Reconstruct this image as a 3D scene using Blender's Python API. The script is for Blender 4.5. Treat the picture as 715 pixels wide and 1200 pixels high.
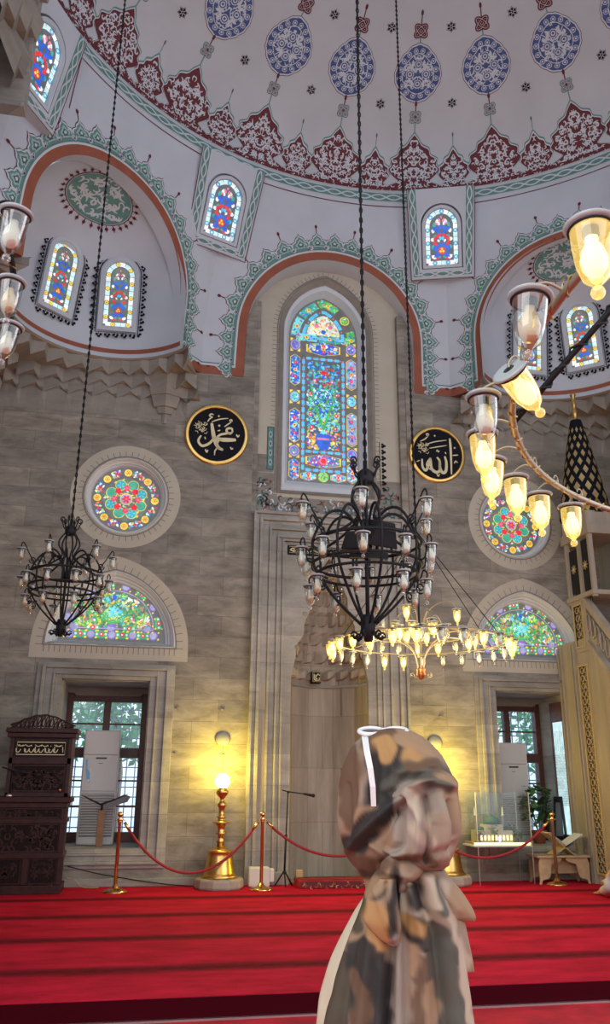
import bpy, bmesh, math, random
from mathutils import Vector, Matrix, noise
from mathutils.geometry import tessellate_polygon
random.seed(7)
PI = math.pi
S = bpy.context.scene
for o in list(bpy.data.objects): bpy.data.objects.remove(o)
COL = S.collection

# ------------------------------------------------------------------ camera
H = 1.35
cam = bpy.data.objects.new('camera', bpy.data.cameras.new('camera')); COL.objects.link(cam)
pitch = math.radians(18.26); yaw = math.radians(10.73); roll = math.atan2(22, 2870)
fwd = Vector((math.sin(yaw)*math.cos(pitch), math.cos(yaw)*math.cos(pitch), math.sin(pitch)))
r0 = Vector((math.cos(yaw), -math.sin(yaw), 0)); u0 = r0.cross(fwd)
rt = math.cos(roll)*r0 + math.sin(roll)*u0; up = -math.sin(roll)*r0 + math.cos(roll)*u0
m = Matrix((rt, up, -fwd)).transposed().to_4x4(); m.translation = Vector((0, 0, H))
cam.matrix_world = m
cam.data.sensor_fit = 'VERTICAL'; cam.data.sensor_height = 36.0; cam.data.lens = 947/1200*36
cam.data.clip_start = .05; cam.data.clip_end = 300
S.camera = cam
# ------------------------------------------------------------------ world and exposure
w = bpy.data.worlds.new('world'); S.world = w; w.use_nodes = True
bg = w.node_tree.nodes['Background']; bg.inputs[0].default_value = (.86, .92, 1, 1); bg.inputs[1].default_value = 1.5
S.view_settings.view_transform = 'Standard'; S.view_settings.look = 'None'
S.view_settings.gamma = 1; S.view_settings.exposure = 0.0; S.view_settings.use_curve_mapping = False
def area(name, loc, target, sx, sy, power, col):
    l = bpy.data.lights.new(name, 'AREA'); l.shape = 'RECTANGLE'; l.size = sx; l.size_y = sy; l.energy = power; l.color = col
    o = bpy.data.objects.new(name, l); COL.objects.link(o); o.location = loc
    o.rotation_euler = (Vector(target)-Vector(loc)).to_track_quat('-Z', 'Y').to_euler(); return o
# daylight of the big windows in the side and back walls behind the viewer
area('side_daylight', (9.5, 3.5, 5.5), (2.5, 8, 0), 4, 5, 120, (.92, .96, 1))
area('back_daylight', (-3.5, -1.5, 5.5), (2.5, 8, 1), 5, 4, 110, (1, .96, .9))

# ------------------------------------------------------------------ materials
MATS = {}
def new(name):
    m = bpy.data.materials.new(name); m.use_nodes = True; MATS[name] = m
    return m, m.node_tree.nodes, m.node_tree.links, m.node_tree.nodes['Principled BSDF']
def P(name, col, rough=.6, metal=0, noise_amt=0, nscale=20, bump=0, emit=None, es=1, alpha=None, spec=None, coat=0):
    m, N, L, b = new(name)
    b.inputs['Base Color'].default_value = (*col, 1); b.inputs['Roughness'].default_value = rough; b.inputs['Metallic'].default_value = metal
    if spec is not None: b.inputs['Specular IOR Level'].default_value = spec
    if coat: b.inputs['Coat Weight'].default_value = coat
    if emit: b.inputs['Emission Color'].default_value = (*emit, 1); b.inputs['Emission Strength'].default_value = es
    if noise_amt or bump:
        tc = N.new('ShaderNodeTexCoord'); n = N.new('ShaderNodeTexNoise'); n.inputs['Scale'].default_value = nscale; n.inputs['Detail'].default_value = 5
        L.new(tc.outputs['Object'], n.inputs['Vector'])
        if noise_amt:
            r = N.new('ShaderNodeValToRGB'); r.color_ramp.elements[0].position = .3; r.color_ramp.elements[1].position = .7
            r.color_ramp.elements[0].color = (*[max(0, c*(1-noise_amt)) for c in col], 1); r.color_ramp.elements[1].color = (*[min(1, c*(1+noise_amt)) for c in col], 1)
            L.new(n.outputs[0], r.inputs[0]); L.new(r.outputs[0], b.inputs['Base Color'])
        if bump:
            bp = N.new('ShaderNodeBump'); bp.inputs['Strength'].default_value = bump; bp.inputs['Distance'].default_value = .02
            L.new(n.outputs[0], bp.inputs['Height']); L.new(bp.outputs[0], b.inputs['Normal'])
    return m
def stone(name, c1, c2, mortar, bw=1.1, bh=.36, streak=1.0, scale=1.0, vert=False):
    m, N, L, b = new(name); b.inputs['Roughness'].default_value = .65
    tc = N.new('ShaderNodeTexCoord'); mp = N.new('ShaderNodeMapping'); mp.inputs['Rotation'].default_value = (PI/2, 0, 0)
    sep = N.new('ShaderNodeSeparateXYZ'); cmb = N.new('ShaderNodeCombineXYZ')
    L.new(tc.outputs['Object'], sep.inputs[0])
    add = N.new('ShaderNodeMath'); add.operation = 'ADD'; L.new(sep.outputs[0], add.inputs[0]); L.new(sep.outputs[1], add.inputs[1])
    L.new(add.outputs[0], cmb.inputs[0]); L.new(sep.outputs[2], cmb.inputs[1])
    br = N.new('ShaderNodeTexBrick'); br.inputs['Scale'].default_value = 1; br.inputs['Brick Width'].default_value = bw; br.inputs['Row Height'].default_value = bh
    br.inputs['Mortar Size'].default_value = .004; br.inputs['Mortar Smooth'].default_value = .6; br.offset = .43
    br.inputs['Color1'].default_value = (*c1, 1); br.inputs['Color2'].default_value = (*c2, 1); br.inputs['Mortar'].default_value = (*mortar, 1)
    L.new(cmb.outputs[0], br.inputs['Vector'])
    mp2 = N.new('ShaderNodeMapping'); mp2.inputs['Scale'].default_value = (1.5, 1.5, 4.6) if not vert else (7, 7, .7)
    L.new(tc.outputs['Object'], mp2.inputs[0])
    n = N.new('ShaderNodeTexNoise'); n.inputs['Scale'].default_value = 1.2*scale; n.inputs['Detail'].default_value = 9; n.inputs['Roughness'].default_value = .68; n.inputs['Distortion'].default_value = .35
    L.new(mp2.outputs[0], n.inputs['Vector'])
    r = N.new('ShaderNodeValToRGB'); r.color_ramp.elements[0].position = .3; r.color_ramp.elements[1].position = .68
    lo = 1-.55*streak; r.color_ramp.elements[0].color = (lo, lo*.97, lo*.93, 1); r.color_ramp.elements[1].color = (1.0, 1.0, 1.0, 1)
    L.new(n.outputs[0], r.inputs[0])
    mx = N.new('ShaderNodeMix'); mx.data_type = 'RGBA'; mx.blend_type = 'MULTIPLY'; mx.inputs[0].default_value = 1
    L.new(br.outputs[0], mx.inputs[6]); L.new(r.outputs[0], mx.inputs[7]); 
    n2 = N.new('ShaderNodeTexNoise'); n2.inputs['Scale'].default_value = .6; n2.inputs['Detail'].default_value = 4; L.new(tc.outputs['Object'], n2.inputs['Vector'])
    r2 = N.new('ShaderNodeValToRGB'); r2.color_ramp.elements[0].position = .35; r2.color_ramp.elements[1].position = .65
    r2.color_ramp.elements[0].color = (.8, .79, .78, 1); r2.color_ramp.elements[1].color = (1, 1, 1, 1); L.new(n2.outputs[0], r2.inputs[0])
    mx2 = N.new('ShaderNodeMix'); mx2.data_type = 'RGBA'; mx2.blend_type = 'MULTIPLY'; mx2.inputs[0].default_value = 1
    L.new(mx.outputs[2], mx2.inputs[6]); L.new(r2.outputs[0], mx2.inputs[7]); L.new(mx2.outputs[2], b.inputs['Base Color'])
    bp = N.new('ShaderNodeBump'); bp.inputs['Strength'].default_value = .25; bp.inputs['Distance'].default_value = .02; L.new(n.outputs[0], bp.inputs['Height']); L.new(bp.outputs[0], b.inputs['Normal'])
    return m
stone('ashlar', (.47, .43, .36), (.335, .31, .27), (.22, .20, .175), .85, .30, 1.15)
stone('marble', (.50, .485, .44), (.36, .355, .335), (.28, .27, .25), 1.9, .42, .75)
stone('niche_marble', (.46, .40, .33), (.38, .33, .27), (.22, .19, .16), .42, .75, .7, 1.0, True)
stone('carved_stone', (.37, .345, .30), (.31, .29, .26), (.3, .27, .24), 3, 3, .5)
stone('warm_marble', (.47, .42, .34), (.43, .385, .31), (.4, .35, .3), 4, 4, .5, 1.0, True)
P('plaster', (.53, .59, .66), .8, noise_amt=.05, nscale=1.4)
P('plaster_dome', (.52, .565, .60), .8, noise_amt=.06, nscale=1.0)
P('cream', (.50, .465, .375), .7, noise_amt=.06, nscale=3)
P('white_trim', (.63, .67, .72), .55)
P('teal', (.12, .27, .255), .7, noise_amt=.15, nscale=9)
P('tealdark', (.045, .13, .12), .7)
P('palegreen', (.36, .50, .47), .7)
P('white_paint', (.58, .64, .69), .7)
P('red_paint', (.13, .020, .028), .7, noise_amt=.15, nscale=6)
P('maroon', (.11, .012, .02), .7)
P('brownband', (.29, .085, .045), .65, noise_amt=.12, nscale=5)
P('blue_paint', (.055, .10, .27), .7, noise_amt=.15, nscale=9)
P('black_paint', (.007, .008, .014), .7, spec=.15)
P('greyline', (.16, .14, .13), .7)
P('gold', (.72, .46, .15), .32, 1.0, noise_amt=.12, nscale=8)
P('gold_dull', (.50, .38, .17), .45, .6)
P('goldleaf', (.72, .66, .42), .6, .1)
P('brass', (.85, .55, .22), .2, 1.0)
P('chrome', (.75, .72, .68), .15, 1.0)
P('iron', (.014, .014, .017), .6, .0, spec=.25)
P('pale_iron', (.42, .36, .26), .45, .6)
P('dull_disc', (.27, .28, .28), .5)
P('latticegold', (.46, .36, .18), .6)
P('copper', (.55, .2, .07), .35, .8)
P('darkwood', (.040, .011, .010), .42, noise_amt=.35, nscale=14, spec=.3)
P('darkwood2', (.011, .004, .004), .6, noise_amt=.4, nscale=20, spec=.2)
P('carvedwood', (.045, .016, .012), .5, noise_amt=.3, nscale=16, spec=.3)
P('redwood', (.10, .035, .022), .45, noise_amt=.3, nscale=16)
P('lightwood', (.50, .37, .21), .5, noise_amt=.15, nscale=10)
P('midwood', (.23, .12, .06), .5, noise_amt=.2, nscale=10)
P('ac_white', (.58, .57, .56), .4)
P('ac_dark', (.13, .13, .14), .5)
P('screen_black', (.01, .01, .012), .3)
P('blue_sticker', (.15, .45, .75), .4)
P('rope_red', (.30, .015, .03), .7, noise_amt=.2, nscale=60)
P('page', (.72, .70, .66), .7)
P('leafgreen', (.03, .11, .025), .6, noise_amt=.5, nscale=7)
P('treegreen', (.16, .42, .20), .8, noise_amt=.5, nscale=3)
P('ground', (.8, .8, .76), .9, noise_amt=.2)
P('facade', (.55, .62, .72), .8)
P('blackcloth', (.012, .012, .014), .85)
P('skin', (.52, .32, .23), .5)
P('hair', (.02, .015, .012), .6)
P('greycloth', (.52, .50, .50), .9, noise_amt=.15, nscale=12)
P('darkcloth', (.30, .28, .27), .9)
P('dress', (.60, .52, .40), .85, noise_amt=.1, nscale=25, bump=.3)
P('sunwhite', (.78, .75, .74), .3)
P('lens', (.06, .03, .04), .1)
P('plastic_white', (.7, .68, .62), .4)
P('yellow_light', (1, .85, .4), .4, emit=(1, .8, .35), es=2.2)
P('violet_light', (.5, .5, 1), .4, emit=(.6, .55, 1), es=1.5)
P('globe_on', (1, .97, .9), .3, emit=(1, .93, .75), es=6)
P('bulb_on', (1, .9, .5), .3, emit=(1, .74, .22), es=3.6)
P('bulb_off', (.62, .48, .26), .25, coat=.6)
P('bulb_dim', (.68, .66, .52), .3, coat=.6)
P('flange', (.42, .46, .46), .25)
P('shadegrey', (.23, .2, .19), .7)
def glassy(name, tint, base=.12, glow=0):
    m, N, L, b = new(name); out = N['Material Output']
    tr = N.new('ShaderNodeBsdfTransparent'); tr.inputs[0].default_value = (*tint, 1)
    gl = N.new('ShaderNodeBsdfGlossy'); gl.inputs['Roughness'].default_value = .06; gl.inputs[0].default_value = (1, 1, 1, 1)
    lw = N.new('ShaderNodeLayerWeight'); lw.inputs[0].default_value = .35
    mr = N.new('ShaderNodeMapRange'); mr.inputs[3].default_value = base; mr.inputs[4].default_value = .55 if name != 'case_glass' else .16; L.new(lw.outputs['Facing'], mr.inputs[0])
    mx = N.new('ShaderNodeMixShader'); L.new(mr.outputs[0], mx.inputs[0]); L.new(tr.outputs[0], mx.inputs[1]); L.new(gl.outputs[0], mx.inputs[2]); L.new(mx.outputs[0], out.inputs[0])
    if glow:      # the lit shade scatters its bulb's light
        em = N.new('ShaderNodeEmission'); em.inputs[0].default_value = (1, .70, .16, 1); em.inputs[1].default_value = glow; ad = N.new('ShaderNodeAddShader'); L.new(mx.outputs[0], ad.inputs[0]); L.new(em.outputs[0], ad.inputs[1]); L.new(ad.outputs[0], out.inputs[0])
    return m
glassy('glass', (.93, .94, .94), .1); glassy('glass_warm', (1, .93, .66), .06, .34); glassy('case_glass', (.96, .98, .97), .02); glassy('pane', (.86, .94, 1), .04)
def red_carpet():
    m, N, L, b = new('carpet'); b.inputs['Roughness'].default_value = .95; b.inputs['Specular IOR Level'].default_value = .1
    tc = N.new('ShaderNodeTexCoord'); sep = N.new('ShaderNodeSeparateXYZ'); L.new(tc.outputs['Object'], sep.inputs[0])
    def nz(sc, mapsc, det=6):
        mp = N.new('ShaderNodeMapping'); mp.inputs['Scale'].default_value = mapsc; L.new(tc.outputs['Object'], mp.inputs[0])
        n = N.new('ShaderNodeTexNoise'); n.inputs['Scale'].default_value = sc; n.inputs['Detail'].default_value = det; n.inputs['Roughness'].default_value = .65; L.new(mp.outputs[0], n.inputs['Vector']); return n
    n1 = nz(2.2, (.7, 1.6, 1)); n2 = nz(60, (1, 1, 1), 2)
    r = N.new('ShaderNodeValToRGB'); r.color_ramp.elements[0].position = .32; r.color_ramp.elements[1].position = .66
    r.color_ramp.elements[0].color = (.34, .005, .018, 1); r.color_ramp.elements[1].color = (.62, .012, .045, 1); L.new(n1.outputs[0], r.inputs[0])
    # woven row bands, one per prayer row
    off = N.new('ShaderNodeMath'); off.operation = 'ADD'; off.inputs[1].default_value = 5.62; L.new(sep.outputs[1], off.inputs[0])
    jn = N.new('ShaderNodeMath'); jn.operation = 'MULTIPLY_ADD'; jn.inputs[1].default_value = .06; L.new(nz(7, (1, 3, 1), 6).outputs[0], jn.inputs[0]); L.new(off.outputs[0], jn.inputs[2])
    md = N.new('ShaderNodeMath'); md.operation = 'PINGPONG'; md.inputs[1].default_value = .625; L.new(jn.outputs[0], md.inputs[0])
    rb = N.new('ShaderNodeValToRGB'); e = rb.color_ramp.elements; e[0].position = 0; e[0].color = (1, 1, 1, 1); e[1].position = .17; e[1].color = (0, 0, 0, 1)
    x = e.new(.085); x.color = (.75, .75, .75, 1)
    L.new(md.outputs[0], rb.inputs[0])
    n3 = nz(9, (1.0, 5, 1), 4); r3 = N.new('ShaderNodeValToRGB'); r3.color_ramp.elements[0].position = .36; r3.color_ramp.elements[1].position = .6; L.new(n3.outputs[0], r3.inputs[0])
    r3.color_ramp.elements[0].color = (.05, .003, .008, 1); r3.color_ramp.elements[1].color = (.17, .006, .014, 1)
    mx = N.new('ShaderNodeMix'); mx.data_type = 'RGBA'; L.new(rb.outputs[0], mx.inputs[0]); L.new(r.outputs[0], mx.inputs[6]); L.new(r3.outputs[0], mx.inputs[7])
    L.new(mx.outputs[2], b.inputs['Base Color'])
    bp = N.new('ShaderNodeBump'); bp.inputs['Strength'].default_value = .4; bp.inputs['Distance'].default_value = .01; L.new(n2.outputs[0], bp.inputs['Height']); L.new(bp.outputs[0], b.inputs['Normal'])
red_carpet()
P('carpet_edge', (.05, .002, .006), .95, spec=.05); P('carpet_low', (.50, .008, .02), .95, noise_amt=.3, nscale=5); P('rug_red', (.30, .01, .02), .95, noise_amt=.4, nscale=9); P('metal_strip', (.55, .5, .48), .35, .9)
def stained(name, col, k=1.0):
    if name in MATS: return MATS[name]
    m, N, L, b = new(name)
    b.inputs['Base Color'].default_value = (*[c*.35 for c in col], 1); b.inputs['Roughness'].default_value = .35
    b.inputs['Emission Strength'].default_value = k
    tc = N.new('ShaderNodeTexCoord'); n = N.new('ShaderNodeTexNoise'); n.inputs['Scale'].default_value = 9; n.inputs['Detail'].default_value = 3; L.new(tc.outputs['Object'], n.inputs['Vector'])
    r = N.new('ShaderNodeValToRGB'); r.color_ramp.elements[0].position = .3; r.color_ramp.elements[1].position = .7
    r.color_ramp.elements[0].color = (*[c*.72 for c in col], 1); r.color_ramp.elements[1].color = (*[min(1, c*1.25) for c in col], 1)
    L.new(n.outputs[0], r.inputs[0]); L.new(r.outputs[0], b.inputs['Emission Color'])
    return m
SG = dict(g_blue=(.03, .12, .62), g_sky=(.10, .48, .80), g_cyan=(.16, .62, .66), g_teal=(.04, .36, .33), g_green=(.08, .42, .10), g_lime=(.32, .62, .10),
          g_red=(.72, .03, .05), g_pink=(.70, .18, .30), g_yellow=(.85, .62, .08), g_orange=(.75, .28, .04), g_white=(.80, .86, .88), g_ice=(.55, .78, .86),
          g_violet=(.22, .14, .50), g_lav=(.35, .34, .55), g_pale=(.62, .70, .62), lead=(.24, .225, .22), lead2=(.20, .22, .25), leadg=(.26, .30, .26))
for k_, v_ in SG.items(): stained(k_, v_, 1.05 if k_.startswith('g_') else .42)
M = MATS

# ------------------------------------------------------------------ mesh helpers
def V3(p): return Vector(p)
class MB:
    def __init__(s): s.v = []; s.f = []; s.m = []; s.sm = []
    def add(s, vs, fs, mi=0, sm=False):
        b = len(s.v); s.v += [tuple(v) for v in vs]
        for f in fs: s.f.append([b+i for i in f]); s.m.append(mi); s.sm.append(sm)
        return s
    def box(s, x0, x1, y0, y1, z0, z1, mi=0):
        return s.add([(x0,y0,z0),(x1,y0,z0),(x1,y1,z0),(x0,y1,z0),(x0,y0,z1),(x1,y0,z1),(x1,y1,z1),(x0,y1,z1)], [(0,3,2,1),(4,5,6,7),(0,1,5,4),(1,2,6,5),(2,3,7,6),(3,0,4,7)], mi)
    def tube(s, pts, r, n=6, mi=0, closed=False, cap=True):
        pts = [Vector(p) for p in pts]; k = len(pts); rr = r if isinstance(r, (list, tuple)) else [r]*k
        ring = []; prev = None
        for i, p in enumerate(pts):
            if closed: t = pts[(i+1) % k]-pts[i-1]
            else: t = pts[min(i+1, k-1)]-pts[max(i-1, 0)]
            if t.length < 1e-9: t = Vector((0, 0, 1))
            t.normalize()
            if prev is None:
                a = Vector((0, 0, 1)) if abs(t.z) < .9 else Vector((1, 0, 0)); u = t.cross(a).normalized()
            else:
                u = (prev-t*prev.dot(t)); u = u.normalized() if u.length > 1e-6 else t.orthogonal().normalized()
            prev = u; v = t.cross(u)
            ring.append([p+(u*math.cos(2*PI*j/n)+v*math.sin(2*PI*j/n))*rr[i] for j in range(n)])
        vs = [q for R in ring for q in R]; fs = []
        for i in range(k if closed else k-1):
            a = i*n; b = ((i+1) % k)*n
            for j in range(n): fs.append((a+j, a+(j+1) % n, b+(j+1) % n, b+j))
        if cap and not closed: fs += [tuple(range(n))[::-1], tuple((k-1)*n+j for j in range(n))]
        return s.add(vs, fs, mi, True)
    def lathe(s, prof, c=(0, 0, 0), n=20, mi=0, axis=None, sm=True):
        c = Vector(c); vs = []; fs = []
        q = Vector((0, 0, 1)).rotation_difference(Vector(axis)) if axis is not None else None
        for r, z in prof:
            for j in range(n):
                p = Vector((r*math.cos(2*PI*j/n), r*math.sin(2*PI*j/n), z))
                if q: p = q @ p
                vs.append(c+p)
        for i in range(len(prof)-1):
            for j in range(n): fs.append((i*n+j, i*n+(j+1) % n, (i+1)*n+(j+1) % n, (i+1)*n+j))
        if prof[0][0] > 1e-4: fs.append(tuple(range(n))[::-1])
        if prof[-1][0] > 1e-4: fs.append(tuple((len(prof)-1)*n+j for j in range(n)))
        return s.add(vs, fs, mi, sm)
    def ball(s, c, r, n=10, mi=0, k=(1, 1, 1)):
        c = Vector(c); vs = []; fs = []; m_ = max(4, n//2)
        for i in range(m_+1):
            a = PI*i/m_
            for j in range(n): vs.append(c+Vector((r*k[0]*math.sin(a)*math.cos(2*PI*j/n), r*k[1]*math.sin(a)*math.sin(2*PI*j/n), r*k[2]*math.cos(a))))
        for i in range(m_):
            for j in range(n): fs.append((i*n+j, (i+1)*n+j, (i+1)*n+(j+1) % n, i*n+(j+1) % n))
        return s.add(vs, fs, mi, True)
    def grid(s, rows, mi=0, sm=True, closed=False):
        k = len(rows[0]); vs = [p for r in rows for p in r]; fs = []
        for i in range(len(rows)-1):
            for j in range(k if closed else k-1): fs.append((i*k+j, i*k+(j+1) % k, (i+1)*k+(j+1) % k, (i+1)*k+j))
        return s.add(vs, fs, mi, sm)
    def slab(s, poly, mapf, d0, d1, mi=0, holes=()):
        """flat polygon (with holes) on mapf(u,v,w), front at w=d1, back at w=d0, with side walls"""
        loops = [list(poly)]+[list(h) for h in holes]
        flat = [Vector((p[0], p[1], 0)) for l in loops for p in l]
        tris = tessellate_polygon([[Vector((p[0], p[1], 0)) for p in l] for l in loops])
        n = len(flat); vs = [mapf(p.x, p.y, d1) for p in flat]+[mapf(p.x, p.y, d0) for p in flat]
        fs = []
        for t in tris:
            a, b, c = [flat[i] for i in t]
            ccw = (b.x-a.x)*(c.y-a.y)-(b.y-a.y)*(c.x-a.x) > 0
            t = tuple(t) if ccw else tuple(t)[::-1]
            fs.append(t); fs.append(tuple(n+i for i in t[::-1]))
        b0 = 0
        for l in loops:
            k = len(l)
            for i in range(k): fs.append((b0+i, n+b0+i, n+b0+(i+1) % k, b0+(i+1) % k))
            b0 += k
        return s.add(vs, fs, mi)
    def build(s, name, mat, parent=None, loc=None, bevel=0, kind=None):
        me = bpy.data.meshes.new(name)
        off = Vector(loc) if loc is not None else (Vector(parent.get('_o', (0, 0, 0))) if parent else Vector((0, 0, 0)))
        me.from_pydata([Vector(v)-off for v in s.v], [], s.f)
        for mm in (mat if isinstance(mat, (list, tuple)) else [mat]): me.materials.append(M[mm])
        me.polygons.foreach_set('material_index', s.m); me.polygons.foreach_set('use_smooth', s.sm); me.update()
        o = bpy.data.objects.new(name, me); COL.objects.link(o)
        if parent: o.parent = parent; o['_o'] = tuple(off) 
        else: o.location = off if loc is not None else (0, 0, 0)
        if loc is not None and parent:
            o.location = off-Vector(parent.get('_o', (0, 0, 0)))
        if bevel:
            bv = o.modifiers.new('bevel', 'BEVEL'); bv.width = bevel; bv.segments = 2; bv.limit_method = 'ANGLE'
        if kind: o['kind'] = kind
        return o
def thing(name, label, cat, loc=(0, 0, 0), group=None, kind=None):
    o = bpy.data.objects.new(name, None); COL.objects.link(o); o.location = loc; o['_o'] = tuple(loc); o.empty_display_size = .1
    if label: o['label'] = label; o['category'] = cat
    if group: o['group'] = group
    if kind: o['kind'] = kind
    return o
def tag(o, label, cat, group=None):
    o['label'] = label; o['category'] = cat
    if group: o['group'] = group
    return o
def copy_tree(o, parent=None):
    c = o.copy(); COL.objects.link(c)
    if parent is not None: c.parent = parent
    for ch in list(o.children): copy_tree(ch, c)
    return c
def frame(o, ux, uy):
    o = Vector(o); ux = Vector(ux).normalized(); uy = Vector(uy); uy = (uy-ux*uy.dot(ux)).normalized(); n = ux.cross(uy)
    return lambda u, v, w=0: o+ux*u+uy*v+n*w     # n points to the viewer when ux is right and uy is up
WY = 11.75
WALL = frame((0, WY, 0), (1, 0, 0), (0, 0, 1))      # w>0 comes into the room (-Y)
def wall_at(y): return frame((0, y, 0), (1, 0, 0), (0, 0, 1))

def arch(cx, hw, z0, zs, za, n=14):
    """outline (ccw from bottom left... ) of an arched opening"""
    h = za-zs; L = []
    if h >= hw*.999:
        r = (h*h+hw*hw)/(2*hw); a1 = math.asin(min(1, h/r))
        R = [(cx+hw-r+r*math.cos(a1*i/n), zs+r*math.sin(a1*i/n)) for i in range(n+1)]
    else: R = [(cx+hw*math.cos(PI/2*i/n), zs+h*math.sin(PI/2*i/n)) for i in range(n+1)]
    Lf = [(2*cx-x, z) for x, z in R[:-1]][::-1]
    return [(cx-hw, z0), (cx+hw, z0)]+R+Lf if z0 < zs-1e-6 else R+Lf
def circ(cx, cy, r, n=32, ry=None): return [(cx+r*math.cos(2*PI*i/n), cy+(ry or r)*math.sin(2*PI*i/n)) for i in range(n)]
def rect(x0, x1, y0, y1): return [(x0, y0), (x1, y0), (x1, y1), (x0, y1)]
def spl(pts, n=6, closed=False):
    out = []; k = len(pts)
    rng = range(k if closed else k-1)
    for i in rng:
        p = [pts[(i+j-1) % k] if closed else pts[max(0, min(k-1, i+j-1))] for j in range(4)]
        for s_ in range(n):
            t = s_/n
            out.append(tuple(.5*((2*p[1][d])+(-p[0][d]+p[2][d])*t+(2*p[0][d]-5*p[1][d]+4*p[2][d]-p[3][d])*t*t+(-p[0][d]+3*p[1][d]-3*p[2][d]+p[3][d])*t**3) for d in range(len(pts[0]))))
    if not closed: out.append(tuple(pts[-1]))
    return out
def inpoly(x, y, poly):
    c = False; j = len(poly)-1
    for i in range(len(poly)):
        xi, yi = poly[i][:2]; xj, yj = poly[j][:2]
        if (yi > y) != (yj > y) and x < (xj-xi)*(y-yi)/(yj-yi+1e-12)+xi: c = not c
        j = i
    return c
class Paint:
    """painted or leaded pieces laid on a surface: one mesh, one material slot per colour"""
    def __init__(s, mapf, step=.0015, base=.002, ml=None): s.mf = mapf; s.mb = MB(); s.k = []; s.st = step; s.ba = base; s.ml = ml
    def mi(s, c):
        if c not in s.k: s.k.append(c)
        return s.k.index(c)
    def poly(s, pts, c, layer=1):
        if len(pts) < 3: return
        w_ = s.ba+s.st*layer; pts = [Vector((p[0], p[1], 0)) for p in pts]
        tris = tessellate_polygon([pts]); fs = []
        for t in tris:
            a, b, d = [pts[i] for i in t]
            fs.append(tuple(t) if (b.x-a.x)*(d.y-a.y)-(b.y-a.y)*(d.x-a.x) > 0 else tuple(t)[::-1])
        if s.ml and max((pts[i]-pts[j]).length for f in fs for i, j in ((f[0], f[1]), (f[1], f[2]), (f[2], f[0]))) > s.ml:
            idx = {}; mid = {}; P_ = list(pts); st = list(fs); out = []
            while st:
                a, b, d = st.pop(); e = [((P_[a]-P_[b]).length, a, b, d), ((P_[b]-P_[d]).length, b, d, a), ((P_[d]-P_[a]).length, d, a, b)]; L_e, p, q, o_ = max(e)
                if L_e <= s.ml: out.append((a, b, d)); continue
                k_ = (min(p, q), max(p, q))
                if k_ not in mid: P_.append((P_[p]+P_[q])/2); mid[k_] = len(P_)-1
                m_ = mid[k_]; st.append((p, m_, o_)); st.append((m_, q, o_))
            pts, fs = P_, out
        s.mb.add([s.mf(p.x, p.y, w_) for p in pts], fs, s.mi(c))
    def strip(s, pts, wd, c, layer=1, closed=False):
        k = len(pts); a_ = []; b_ = []
        for i, p in enumerate(pts):
            q0 = pts[(i-1) % k] if closed else pts[max(i-1, 0)]; q1 = pts[(i+1) % k] if closed else pts[min(i+1, k-1)]
            tx, ty = q1[0]-q0[0], q1[1]-q0[1]; l = math.hypot(tx, ty) or 1; nx, ny = -ty/l, tx/l
            ww = (wd[i] if isinstance(wd, (list, tuple)) else wd)/2
            a_.append((p[0]-nx*ww, p[1]-ny*ww)); b_.append((p[0]+nx*ww, p[1]+ny*ww))
        w_ = s.ba+s.st*layer
        if closed: a_.append(a_[0]); b_.append(b_[0])
        s.mb.grid([[s.mf(x, y, w_) for x, y in a_], [s.mf(x, y, w_) for x, y in b_]], s.mi(c), False)
    def ring(s, pts, c, layer=1, wd=.01): s.strip(pts, wd, c, layer, True)
    def disc(s, x, y, r, c, layer=1, n=10, ry=None): s.poly(circ(x, y, r, n, ry), c, layer)
    def blob(s, x, y, l, wd, ang, c, layer=1):
        ca, sa = math.cos(ang), math.sin(ang)
        L = [(-.5, 0), (-.2, -.42), (.2, -.45), (.5, 0), (.2, .45), (-.2, .42)]
        s.poly([(x+(a*l)*ca-(b*wd)*sa, y+(a*l)*sa+(b*wd)*ca) for a, b in L], c, layer)
    def comma(s, x, y, sz, ang, flip, c, layer=1):
        P_ = spl([(0, 0), (.5, .12), (.85, .5), (.7, .95), (.35, .9)], 3)
        ca, sa = math.cos(ang), math.sin(ang)
        Q = [(x+sz*(a*ca-b*flip*sa), y+sz*(a*sa+b*flip*ca)) for a, b in P_]
        n = len(Q); s.strip(Q, [sz*(.08+.26*math.sin(PI*i/(n-1))) for i in range(n)], c, layer)
    def build(s, name, parent=None, kind=None): return s.mb.build(name, s.k, parent, kind=kind)
def filigree(pt, poly, sz, c, layer, sym=None, dens=1.0, rnd=random):
    xs = [p[0] for p in poly]; ys = [p[1] for p in poly]; x0, x1, y0, y1 = min(xs), max(xs), min(ys), max(ys); st = sz*1.0/dens
    y = y0+st*.3; r = 0
    while y < y1:
        x = x0+st*(.25+.5*(r % 2))
        while x < x1:
            if (sym is None or x <= sym) and inpoly(x, y, poly):
                a = rnd.uniform(0, 2*PI); fl = rnd.choice((-1, 1)); k = rnd.uniform(.6, .95)
                ex, ey = x+sz*k*.75*math.cos(a+.6*fl), y+sz*k*.75*math.sin(a+.6*fl)
                if inpoly(ex, ey, poly):
                    pt.comma(x, y, sz*k, a, fl, c, layer)
                    if sym is not None: pt.comma(2*sym-x, y, sz*k, PI-a, -fl, c, layer)
            x += st
        y += st*.8; r += 1
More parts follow.
